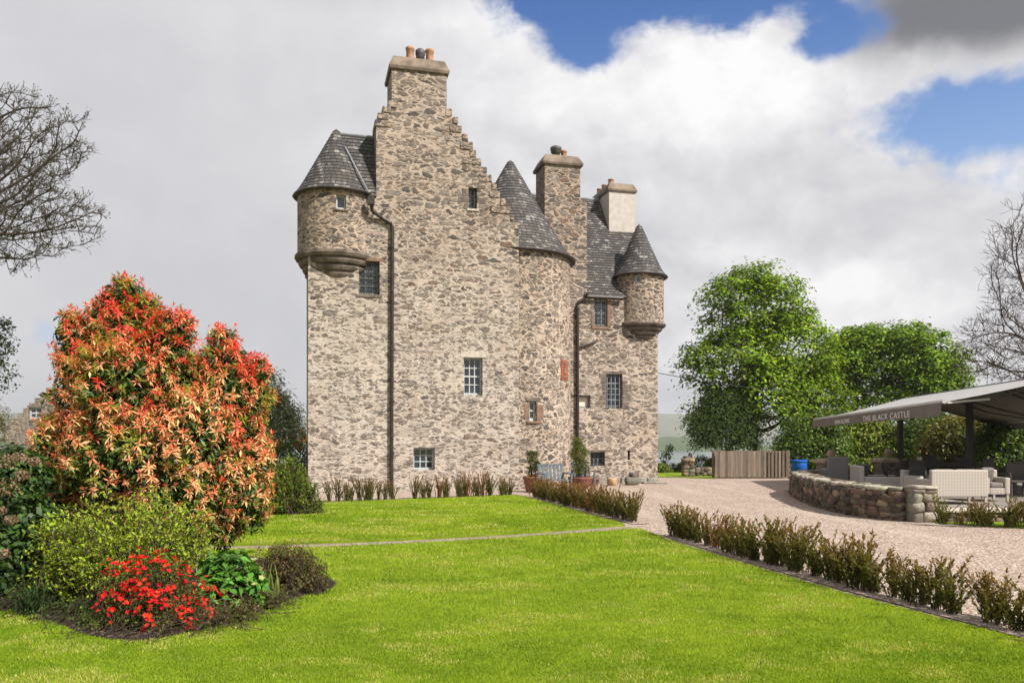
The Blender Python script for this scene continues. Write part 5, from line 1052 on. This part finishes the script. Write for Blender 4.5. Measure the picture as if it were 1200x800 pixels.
def tree_radii(NN, par, tip, ex=2.4):
    n = len(NN); acc = np.zeros(n); kids = np.bincount(par[par >= 0], minlength=n)
    for i in range(n-1, -1, -1):
        r = acc[i] if kids[i] else tip**ex; acc[i] = r
        if par[i] >= 0: acc[par[i]] += r
    return acc**(1/ex), kids
def skeleton(NN, par, rad, base, mat, root, name, rmin=0, k=6):
    i = np.flatnonzero(par >= 0); i = i[rad[i] >= rmin]; ra = np.minimum(rad[par[i]], rad[i]*1.5); V, F = tubes_geo(NN[par[i]], NN[i], ra, rad[i], k); return mesh_np(name, V-np.array(base), F, mat, root)
def ell_points(c, r, n, g, lo=.35, hi=1.0, zmin=-1.0):
    d = runit(n*3, g); d = d[d[:, 2] > zmin][:n]; return np.array(c)+d*np.array(r)*(g.uniform(lo**3, hi**3, (len(d), 1))**(1/3))
def leafy_tree(name, label, base, trunk_h, lobes, n_att, step, tip, leaves, L, cols, seed, group, spread=.42, clump_flat=.55, fill=700):
    g = np.random.default_rng(seed); root = empty(name, base, 0, label, 'tree', group); b = np.array(base, float)
    att = np.concatenate([ell_points(c, r, int(n_att*wt), g, .45) for c, r, wt in lobes]); NN, par = colonize(b, b+np.array([0, 0, trunk_h]), att, step, step*6, step*1.5, g, 120); rad, kids = tree_radii(NN, par, tip)
    skeleton(NN, par, rad, b, M_BARK, root, 'trunk')
    tips = NN[(kids == 0) | ((kids == 1) & (g.random(len(NN)) < .22) & (rad < tip*2.2))]; tips = tips[tips[:, 2] > b[2]+trunk_h*.6]
    n = len(tips); tone = 1+g.normal(size=(n, 1))*.2; cl = np.repeat(tips, leaves, 0); q = g.normal(size=(n*leaves, 3))*spread; q[:, 2] = np.abs(q[:, 2])*clump_flat-(q[:, 0]**2+q[:, 1]**2)*.35
    nn = nrm(q+np.array([0, 0, .35])); geo = crowd(cl+q, g, L, L*.62, cols, .16, .6, None, nn, .25, .5); T = np.clip(geo[2]*np.repeat(np.repeat(tone, leaves, 0), 4, 0), .003, .9)
    lw = np.array([wt for c, r, wt in lobes]); G = [(geo[0], geo[1], T)]
    for c, r, wt in lobes:
        m = int(fill*wt/lw.sum()); d0 = runit(m, g); d0[:, 2] = np.where(d0[:, 2] < -.6, -d0[:, 2], d0[:, 2]); cc = np.array(c)+d0*np.array(r)*g.uniform(.55, 1.06, (m, 1)); k = 46; tn = 1+g.normal(size=(m, 1))*.30; sz = g.uniform(.55, 1.35, (m, 1))
        q = g.normal(size=(m*k, 3))*spread*.95*np.repeat(sz, k, 0); rr2 = (q[:, 0]**2+q[:, 1]**2); q[:, 2] = q[:, 2]*.42-rr2*.42
        nn = nrm(np.column_stack([q[:, 0], q[:, 1], np.full(len(q), .42)])+np.repeat(d0, k, 0)*.35); ge = crowd(np.repeat(cc, k, 0)+q, g, L, L*.66, cols, .16, .5, None, nn, .3, .45); G.append((ge[0], ge[1], np.clip(ge[2]*np.repeat(np.repeat(tn, k, 0), 4, 0), .003, .9)))
    geo = cat(*G); mesh_np('crown', geo[0]-b, geo[1], M_LEAF, root, geo[2]); return root
SYC = [(.125, .215, .014), (.165, .262, .018), (.085, .155, .012), (.235, .32, .026)]; DKG = [(.105, .19, .014), (.14, .232, .018), (.07, .13, .012), (.18, .26, .026)]
def E(px, py, rx, rz, Y, dy=0, ry=None, wt=1.0): c = PX(px, py, Y+dy); s = (Y+dy)/950; return (c, (rx*s, (ry or rx)*s, rz*s), wt)
leafy_tree('sycamore_tree', 'tallest full green sycamore behind the board fence', ((885-600)/950*46, 46, -.1), 2.4, [E(885, 360, 62, 50, 46, 0, None, .30), E(862, 420, 62, 45, 46, -1, None, .25), E(925, 415, 55, 55, 46, 0, None, .25), E(850, 480, 45, 35, 46, 0, None, .14), E(955, 470, 40, 45, 46, -.5, None, .16), E(900, 470, 60, 40, 46, -1.5, None, .2)], 850, .42, .018, 34, .22, SYC, 51, 'broadleaf trees beyond the terrace', .40)
leafy_tree('sycamore_tree', 'broad domed green tree right of the tallest sycamore', ((1050-600)/950*54, 54, -.4), 2.2, [E(1045, 430, 78, 52, 54, 0, None, .55), E(1000, 420, 42, 38, 54, -1, None, .2), E(1085, 450, 45, 42, 54, -1, None, .25), E(1040, 480, 70, 30, 54, 0, None, .15)], 850, .46, .018, 30, .24, DKG, 53, 'broadleaf trees beyond the terrace', .42)
shrub('dark_willow', 'dark small-leaved low tree left of the board fence', 'tree', ((850-600)/950*43, 43, 0), LB([(848, 505, 26, 0), (830, 515, 20, 0), (860, 490, 28, .5), (822, 500, 16, 0), (870, 515, 22, 0), (840, 480, 20, .3)], 43), 17000, .16, .06, [(.045, .08, .022), (.065, .105, .028), (.09, .125, .032)], 55, stems=16, shell=(.4, 1.15), part='crown', clump=4)
RH = [(.075, .130, .018), (.105, .17, .022), (.05, .092, .014), (.16, .215, .028)]; RHY = [(.16, .235, .022), (.21, .275, .03), (.11, .17, .018), (.22, .20, .045)]; OLV = [(.13, .14, .024), (.17, .155, .03), (.095, .11, .018), (.19, .15, .045)]
for i, (lab, px, Y, lob, cols, L) in enumerate((
    ('dark green rhododendron behind the blue barrel', 945, 40, [(945, 525, 30, 0), (925, 530, 20, .3), (965, 515, 30, 0), (940, 508, 22, .5), (975, 535, 26, -.3), (955, 545, 25, 0)], RH, .16),
    ('yellow-green bush above the far gate pier, left of the far awning post', 1020, 41, [(1015, 515, 32, 0), (1040, 520, 24, 0), (995, 520, 26, .3), (1030, 535, 28, 0), (1005, 540, 28, 0)], RHY, .16),
    ('mid green bush between the two awning posts', 1085, 40, [(1080, 525, 34, 0), (1100, 515, 28, .5), (1065, 540, 24, 0), (1090, 545, 34, 0)], RH, .17),
    ('olive bush rising behind the near awning post', 1120, 36, [(1118, 520, 32, 0), (1135, 510, 26, .3), (1105, 535, 26, 0), (1130, 545, 32, 0)], OLV, .15),
    ('dark green rhododendron at the right picture edge', 1180, 33, [(1175, 525, 36, 0), (1205, 515, 40, .5), (1160, 545, 30, 0), (1190, 550, 36, 0), (1235, 530, 45, 0)], RH, .16))):
    shrub('rhododendron_bush', lab, 'bush', ((px-600)/950*Y, Y, 0), LB(lob, Y), 15000, L*1.15, L*.48, cols, 60+i, mat=M_GLOSS, group='bushes screening the terrace', stems=12, shell=(.25, 1.08), clump=9)
shrub('sapling', 'thin leafy sapling against the loch at the right corner of the castle', 'tree', ((784-600)/950*44, 44, 0), LB([(782, 535, 9, 0), (785, 526, 6, 0), (778, 545, 7, 0), (788, 548, 7, 0)], 44), 420, .15, .07, [(.07, .12, .02), (.10, .15, .03)], 71, stems=7, shell=(.2, 1.1))
for i, (px, py, r, Y, lab) in enumerate(((800, 552, 10, 44, 'low weedy clump beside the rough gatepost'), (822, 546, 13, 47, 'pale green bush behind the short field wall'), (776, 553, 10, 43, 'weeds at the foot of the sapling'), (836, 545, 9, 46, 'small green bush at the left end of the board fence'))):
    shrub('wild_bush', lab, 'bush', (PX(px, py, Y)[0], Y, 0), LB([(px, py, r, 0), (px+r*.7, py+3, r*.7, 0), (px-r*.7, py+4, r*.7, .2)], Y), 1200, .13, .06, [(.12, .17, .03), (.17, .22, .04), (.08, .12, .02)], 75+i, stems=6)
# bare trees
def bare_tree(name, label, base, top, lobes, n_att, step, tip, seed, mat, buds, group=None, cols=None, twig=.35, tl=5, zmin=-1.0, up=.2, lf=.06):
    g = np.random.default_rng(seed); root = empty(name, base, 0, label, 'tree', group); b = np.array(base, float); att = np.concatenate([ell_points(c, r, int(n_att*wt), g, .5, 1.0, zmin) for c, r, wt in lobes])
    NN, par = colonize(b, top, att, step, step*7, step*1.3, g, 160, .05); rad, kids = tree_radii(NN, par, tip, 2.2); skeleton(NN, par, rad, b, mat, root, 'trunk', 0, 5)
    i = np.flatnonzero((par >= 0) & (rad < tip*2.6)); dirs = nrm(NN[i]-NN[par[i]]); P0 = []; P1 = []
    c = np.array(lobes[0][0])
    for _ in range(tl):
        dd = nrm(dirs+runit(len(i), g)*.85+np.array([0, 0, up])); l = g.uniform(.4, 1, (len(i), 1))*twig; q = NN[i]; m = q+dd*l*.5+g.normal(size=(len(i), 3))*twig*.05; e = m+nrm(dd+runit(len(i), g)*.4+np.array([0, 0, up]))*l*.5; P0 += [q, m]; P1 += [m, e]
        k2 = g.random(len(i)) < .6; e2 = m+nrm(dd+runit(len(i), g)*.9)*l*.45; P0.append(m[k2]); P1.append(e2[k2])
    P0, P1 = np.concatenate(P0), np.concatenate(P1); V, F = tubes_geo(P0, P1, np.full(len(P0), tip*.75), np.full(len(P0), tip*.45), 3); mesh_np('twigs', V-b, F, mat, root)
    if buds:
        idx = g.choice(len(P1), int(len(P1)*buds)); geo = crowd(P1[idx]+g.normal(size=(len(idx), 3))*.03, g, lf, lf*.6, cols, .2, .4); mesh_np('buds', geo[0]-b, geo[1], M_LEAF, root, geo[2])
Yt = 21.0
bare_tree('budding_tree', 'spreading nearly leafless tree reaching in from the left edge', (PX(-190, 600, Yt)[0], Yt, -.1), tuple(PX(-170, 330, Yt)), [E(-150, 190, 215, 125, Yt, 0, 190, .42), E(10, 255, 115, 48, Yt, .3, 70, .24), E(15, 160, 85, 52, Yt, 0, 80, .22), E(0, 290, 60, 26, Yt, 0, 60, .10), E(-40, 220, 120, 100, Yt, -.5, 100, .2)], 2800, .24, .010, 81, M_BARK, .75, cols=[(.055, .06, .022), (.09, .085, .02), (.05, .04, .022)], twig=.38, tl=4, up=.3, lf=.055)
shrub('leaning_evergreen', 'dark leafy branch ends showing at the left edge below the bare boughs', 'tree', (-17.4, 24, 0), LB([(-12, 398, 26, 0), (2, 385, 12, 0), (4, 410, 10, 0), (-35, 410, 34, 0), (-30, 440, 40, 0), (-8, 425, 14, 0)], 24), 2600, .12, .06, [(.05, .075, .025), (.075, .10, .035), (.04, .06, .02)], 83, stems=10, shell=(.4, 1.15), part='crown')
Yr = 38.0
bare_tree('bare_tree', 'leafless reddish-twigged tree rising behind the awning at the right edge', (PX(1275, 560, Yr)[0], Yr, -.1), tuple(PX(1262, 440, Yr)), [E(1265, 310, 85, 100, Yr, 0, 80, .4), E(1200, 295, 36, 62, Yr, 0, 40, .15), E(1190, 400, 55, 50, Yr, 0, 50, .25), E(1240, 420, 120, 42, Yr, 0, 90, .25), E(1205, 330, 45, 60, Yr, .5, 60, .2), E(1160, 395, 38, 22, Yr, 0, 40, .1)], 1300, .36, .013, 85, M_TWIG, .0, twig=.85, tl=4, up=.12)
for i, (px, py, rs) in enumerate(((-4, 500, 24), (-34, 490, 36))):
    shrub('thorn_tree', ('brownish thin tree at the left gable end of the cottage', 'brownish tree half out of view left of the cottage')[i], 'tree', (PX(px, 540, 46)[0], 46+i, 0), LB([(px, py, rs, 0), (px-10, py+22, rs*.8, 0), (px+6, py+15, rs*.6, 0)], 46), 1800, .16, .06, [(.13, .11, .03), (.17, .14, .04), (.09, .10, .025)], 87+i, stems=14, shell=(.2, 1.1), part='crown')
# ------------------------------------------------------------------ cottage beyond the bush
Yc = 43.0; cx = PX(62, 500, Yc)[0]; hs = empty('stone_cottage', (cx, Yc, 0), R(6), 'small stone cottage with stepped gable, half hidden by the flame bush', 'house')
o_ = [(-2.35, -.2), (2.35, -.2), (2.35, 2.6)]; n = 7
for i in range(n): o_ += [(2.35-(2.0*(i+1)/n), 2.6+1.9*i/n), (2.35-(2.0*(i+1)/n), 2.6+1.9*(i+1)/n)]
o_ += [(-x, z) for x, z in o_[:2:-1]]+[(-2.35, 2.6)]
wx = PX(42.5, 479, Yc)[0]-cx; panel('gable_wall', o_, [(wx-.32, wx+.32, 2.85, 3.45)], front(0), .6, .25, M_COTT, hs)
b = MB(); b.bb(-2.34, 2.34, .605, 8, -.2, 2.55); b.build('side_walls', M_COTT, hs); slab('slate_roof', (-2.5, .6, 2.5), (-2.5, 8, 2.5), (0, .6, 4.35), (0, 8, 4.35), hs); slab('slate_roof', (2.5, .6, 2.5), (2.5, 8, 2.5), (0, .6, 4.35), (0, 8, 4.35), hs)
cs_ = castle; castle = hs; fr = window(wmap(wx, 2.85, 0, .1), .63, .59, M_FRAME, 2, 2, fw=.07, bar=.05, lintel=(.1, .12, .1, .02, M_DRESS)); castle = cs_
shrub('hedge_bush', 'low brown-green bush in front of the stone cottage', 'bush', (PX(15, 545, 30)[0], 30, 0), LB([(8, 540, 14, 0), (25, 542, 12, 0), (-10, 540, 18, 0), (40, 545, 14, 0)], 30), 2400, .12, .05, [(.10, .12, .03), (.14, .12, .05), (.07, .09, .02)], 93, stems=6)
# ------------------------------------------------------------------ pots
r1 = pot_obj('terracotta_tub', 'reddish tub holding a slim upright conifer left of the garden armchair', ((625-600)/950*27.3, 27.3, 0), [(.24, 0), (.30, .28), (.33, .42), (.36, .44), (.36, .52), (.30, .51)], M_TERRA)
r2 = pot_obj('terracotta_bowl', 'large round terracotta bowl planted with a tall shrub right of the garden armchair', ((680-600)/950*28.0, 28.0, 0), [(.17, 0), (.30, .12), (.40, .28), (.42, .40), (.44, .42), (.43, .47), (.38, .46)], M_TERRA)
r3 = pot_obj('clay_pot', 'small clay pot with a green tuft at the foot of the castle wall', ((697-600)/950*30.8, 30.8, 0), [(.12, 0), (.17, .22), (.19, .23), (.19, .30), (.15, .29)], M_TERRA); r4 = pot_obj('clay_pot', 'small pale glazed pot right of the clay pot by the castle wall', ((717.5-600)/950*31.2, 31.2, 0), [(.14, 0), (.20, .10), (.21, .24), (.19, .28), (.15, .27)], simple('pale_ochre_glaze', (.42, .27, .15), .4, var=.35, scale=7))
shrub('potted_conifer', 'slim upright conifer growing in the reddish tub', 'plant', (*r1.location[:2], .5), LB([(625, 562, 7, 0), (625, 550, 7, 0), (624, 540, 6.5, 0), (627, 533, 5, 0), (621, 532, 4.5, 0), (629, 545, 5, 0)], 27.3), 1500, .075, .03, [(.06, .09, .02), (.09, .12, .025), (.10, .07, .03)], 95, stems=6, up=.2, shell=(.3, 1.1))
shrub('potted_bamboo', 'tall feathery shrub growing in the round terracotta bowl', 'plant', (*r2.location[:2], .45), LB([(679, 552, 7, 0), (680, 540, 9, 0), (678, 528, 9, 0), (677, 518, 6, 0), (684, 530, 6, 0), (673, 535, 6, 0), (680, 546, 8, 0)], 28.0), 2200, .13, .022, [(.10, .15, .03), (.14, .18, .04), (.16, .13, .04), (.07, .10, .02)], 97, stems=10, droop=.5, up=.1, shell=(.2, 1.2))
strap('pot_tuft', 'green tuft growing in the small clay pot', (r3.location.x, r3.location.y, .28), 22, .2, 9, [(.12, .19, .03), (.17, .22, .05)], .6, .02)
tub = MB(); g = np.random.default_rng(15); V, F, T = stones_geo([((0, 0, .16), (.55, .4, .34), .2, np.array((.20, .18, .15))), ((.05, .05, .36), (.32, .3, .2), .6, np.array((.14, .125, .105)))], g); o = mesh_np('boulder', V, F, M_STONE_T, None, T); o.location = ((741-600)/950*31.6, 31.6, 0); tag(o, 'dark rounded boulder leaning at the foot of the castle wall', 'boulder')
b = MB(); b.box((0, 0, .04), (.95, .5, .08)); o = b.build('stepping_slab', M_ROCK, None, bevel=.02); o.location = ((767-600)/950*32.6, 32.6, -.01); tag(o, 'flat grey stone slab on the gravel at the castle corner', 'slab')
# overhead cable from the castle into the trees
c = MB(); s_, z_ = CP(771, 437, 3.5); a_ = castle.matrix_basis @ Vector((s_, 3.5, z_)); bm_ = Vector(PX(1000, 461, 47)); e_ = Vector(PX(1210, 452, 60)); pts = [a_.lerp(bm_, t/12)+Vector((0, 0, -.25*math.sin(math.pi*t/12))) for t in range(13)]+[bm_.lerp(e_, t/8) for t in range(1, 9)]; c.tube(pts, .016, 5); o = c.build('overhead_cable', M_IRON); tag(o, 'thin dark overhead cable running from the castle corner into the trees', 'cable')
# ------------------------------------------------------------------ young hedging
def hedge_proto(seed, h, n, cols, wide=.34):
    g = np.random.default_rng(seed); P0 = []; P1 = []; R0 = []; R1 = []; LP = []; LD = []; 
    for i in range(n):
        a = g.uniform(0, 6.28); l = h*g.uniform(.42, 1.15); le = wide*g.uniform(.15, 1.25); b0 = np.array([g.normal()*.05, g.normal()*.05, 0]); dr = np.array([math.cos(a), math.sin(a), 0]); prev = b0
        for j in range(1, 6):
            u = j/5; p = b0+dr*le*l*(u**1.3)*1.3+np.array([0, 0, l*u])+g.normal(size=3)*.008; P0.append(prev); P1.append(p); R0.append(.006*(1-u*.7)); R1.append(.006*(1-(j+1)/5*.6))
            m = 15 if j > 1 else 8; t = g.uniform(0, 1, (m, 1)); q = prev+(p-prev)*t; LP.append(q); ax = nrm((p-prev)[None])[0]; LD.append(nrm(runit(m, g)*.55+ax*.9)); prev = p
    LP = np.concatenate(LP); LD = np.concatenate(LD); nL = len(LP); V, F = tubes_geo(np.array(P0), np.array(P1), np.array(R0), np.array(R1), 3); zf = (LP[:, 2:3]/h)
    c = pick(cols[0], nL, .2, g=g)*(1-np.clip(zf, 0, 1)**2*.75)+pick(cols[1], nL, .2, g=g)*np.clip(zf, 0, 1)**2*.75
    geo = leaf_geo(LP, LD, runit(nL, g), g.uniform(.03, .060, nL), g.uniform(.012, .020, nL), c); return (V, F), geo
GRN = [(.105, .125, .022), (.155, .155, .030), (.070, .080, .018)]; RED = [(.27, .135, .050), (.20, .095, .040), (.32, .19, .065)]; OLG = [(.16, .15, .03), (.21, .17, .035)]
protos = []
for i, (h, n, c) in enumerate(((.60, 19, (GRN, RED)), (.62, 23, (GRN, OLG)), (.55, 18, (GRN, RED)), (.66, 22, (RED, RED)), (.58, 25, (GRN, RED)), (.52, 17, (OLG, RED)))):
    (V, F), geo = hedge_proto(101+i, h, n, c); fo = mesh_np('foliage', geo[0], geo[1], M_LEAF, None, geo[2]); st = mesh_np('stems', V, F, M_STEM, None); protos.append((fo.data, st.data)); bpy.data.objects.remove(fo); bpy.data.objects.remove(st)
def hedge_plant(x, y, k, sc, rz, label, group, z=.0, wx_=1.0):
    r = empty('hedging_plant', (x, y, z), rz, label, 'plant', group); r.scale = (sc*wx_, sc*wx_, sc)
    for nm, d_ in zip(('foliage', 'stems'), protos[k]): link(bpy.data.objects.new(nm, d_), r)
g = random.Random(77)
gA = 'row of young hedging plants along the castle gable'; lA = 'small young hedging plant in the row at the foot of the castle gable'
n = 30
for i in range(n):
    t = (i+.5)/n; px = 372+(604-372)*t+g.uniform(-3, 3); x0, y0 = -5.2+5.4*t, 22.72+2.95*t
    if g.random() < .1: continue
    hedge_plant(x0+g.uniform(-.1, .1), y0+g.uniform(-.06, .1), g.choice((0, 2, 3, 4)), g.uniform(.82, 1.12), g.uniform(0, 6), lA, gA, 0, .85)
gB = 'row of young hedging plants between the upper lawn and the drive'; lB = 'reddish green hedging plant in the row between the upper lawn and the gravel drive'
n = 26
for i in range(n):
    t = (i+.5)/n; x = .62+2.02*t; y = 24.9-7.9*t; hedge_plant(x+g.uniform(-.08, .08), y+g.uniform(-.1, .1), g.choice((0, 2, 3, 4)), g.uniform(.75, 1.08), g.uniform(0, 6), lB, gB, 0, 1.2)
gC = 'row of young hedging plants between the lower lawn and the drive'; lC = 'spiky green and bronze hedging plant in the row along the lower lawn'
pts = [np.array(p) for p in ((2.98, 14.9), (3.25, 13.5), (3.66, 11.5), (4.13, 9.5), (4.62, 7.75), (5.35, 5.3))]; L = path_at(pts, 0)[2]; x = .15; cnt = 0
while x < L-.1:
    p, d_, _ = path_at(pts, x); k = g.choice((0, 1, 2, 4, 4, 1)); lab = lC
    if cnt == 6: k, lab = 3, 'rusty brown hedging plant standing out among green ones along the lower lawn'
    hedge_plant(p[0]+g.uniform(-.06, .06), p[1]+g.uniform(-.05, .05), k, g.uniform(.66, 1.02), g.uniform(0, 6), lab, gC, 0, 1.3); cnt += 1; x += g.uniform(.19, .31)
gD = 'row of young hedging plants in front of the terrace wall'; lD = 'olive hedging plant in the row before the low terrace wall'
n = 26
for i in range(n):
    t = (i+.5)/n; x = 8.75+6.2*t+g.uniform(-.1, .1); y = 16.55-2.75*t**1.25+g.uniform(-.1, .1); hedge_plant(x, y, g.choice((1, 4, 5, 1)), g.uniform(.62, .9), g.uniform(0, 6), lD, gD, .02, 1.25)
# ------------------------------------------------------------------ grass of the lawns (nobody could count it)
def grass(name, poly, z, n, ylo, yhi, seed, h, p=1.5, avoid=None, xr=None):
    g = np.random.default_rng(seed); u = g.random(n*3); e = 1-p; Y = (ylo**e+(yhi**e-ylo**e)*u)**(1/e); X = g.uniform(-.72, .72, n*3)*Y
    ok = inside(poly, X, Y)
    if avoid is not None: ok &= ~inside(avoid, X, Y)
    i = np.flatnonzero(ok)[:n]; X, Y = X[i], Y[i]; m = len(i); a = g.uniform(0, 6.28, m); hh = h*.85*g.uniform(.5, 1.2, m)*np.clip(Y/9, .9, 1.5); w_ = .0032*np.clip(Y/5, 1, 4)*g.uniform(.7, 1.3, m); ln = g.uniform(.15, .8, m)*hh; dx_, dy_ = np.cos(a), np.sin(a); a2 = g.uniform(0, 6.28, m)
    B = np.column_stack([X, Y, np.full(m, z)]); S = np.column_stack([np.cos(a2)*w_, np.sin(a2)*w_, np.zeros(m)]); T = B+np.column_stack([dx_*ln, dy_*ln, hh]); V = np.stack([B-S, B+S, T], 1).reshape(-1, 3)
    def vn(sx, sy, sd_):
        r = np.random.default_rng(sd_).random((64, 64)); x, y = X*sx+200, Y*sy+200; i0, j0 = np.floor(x).astype(int), np.floor(y).astype(int); fx, fy = x-i0, y-j0; fx = fx*fx*(3-2*fx); fy = fy*fy*(3-2*fy); q = lambda a_, b_: r[a_ % 64, b_ % 64]
        return (q(i0, j0)*(1-fx)+q(i0+1, j0)*fx)*(1-fy)+(q(i0, j0+1)*(1-fx)+q(i0+1, j0+1)*fx)*fy
    tone = np.clip(.5+1.5*(.5*vn(.7, .8, 1)+.3*vn(1.9, 2.3, 2)+.2*vn(5, 6, 3)-.5)+g.normal(size=m)*.16, 0, 1)[:, None]; straw = .5*vn(1.3, 1.9, 4)+.3*vn(3.1, 4.4, 5)+.2*vn(7, 9, 6)
    c = np.array((.140, .235, .012))*(1-tone)+np.array((.315, .415, .028))*tone; dry = g.random(m) < np.clip((straw-.545)*4.5, .01, .55); c[dry] = pick([(.50, .46, .16), (.42, .42, .11), (.40, .42, .07)], dry.sum(), .13, g=g); dk = g.random(m) < np.clip((.34-straw)*3, 0, .5); c[dk] *= .55; c *= 1+g.normal(size=(m, 1))*.09
    tag(mesh_np(name, V, np.arange(3*m).reshape(m, 3), M_BLADE, None, np.repeat(np.clip(c, .01, .8), 3, 0)), 'mown lawn grass', 'grass', kind='stuff')
grass('lawn_grass', LOWER, .012, 330000, 4.4, 16.2, 201, .026, 1.7, BED); grass('lawn_grass', UPPER, .035, 90000, 13.2, 25.2, 203, .026, 1.5)
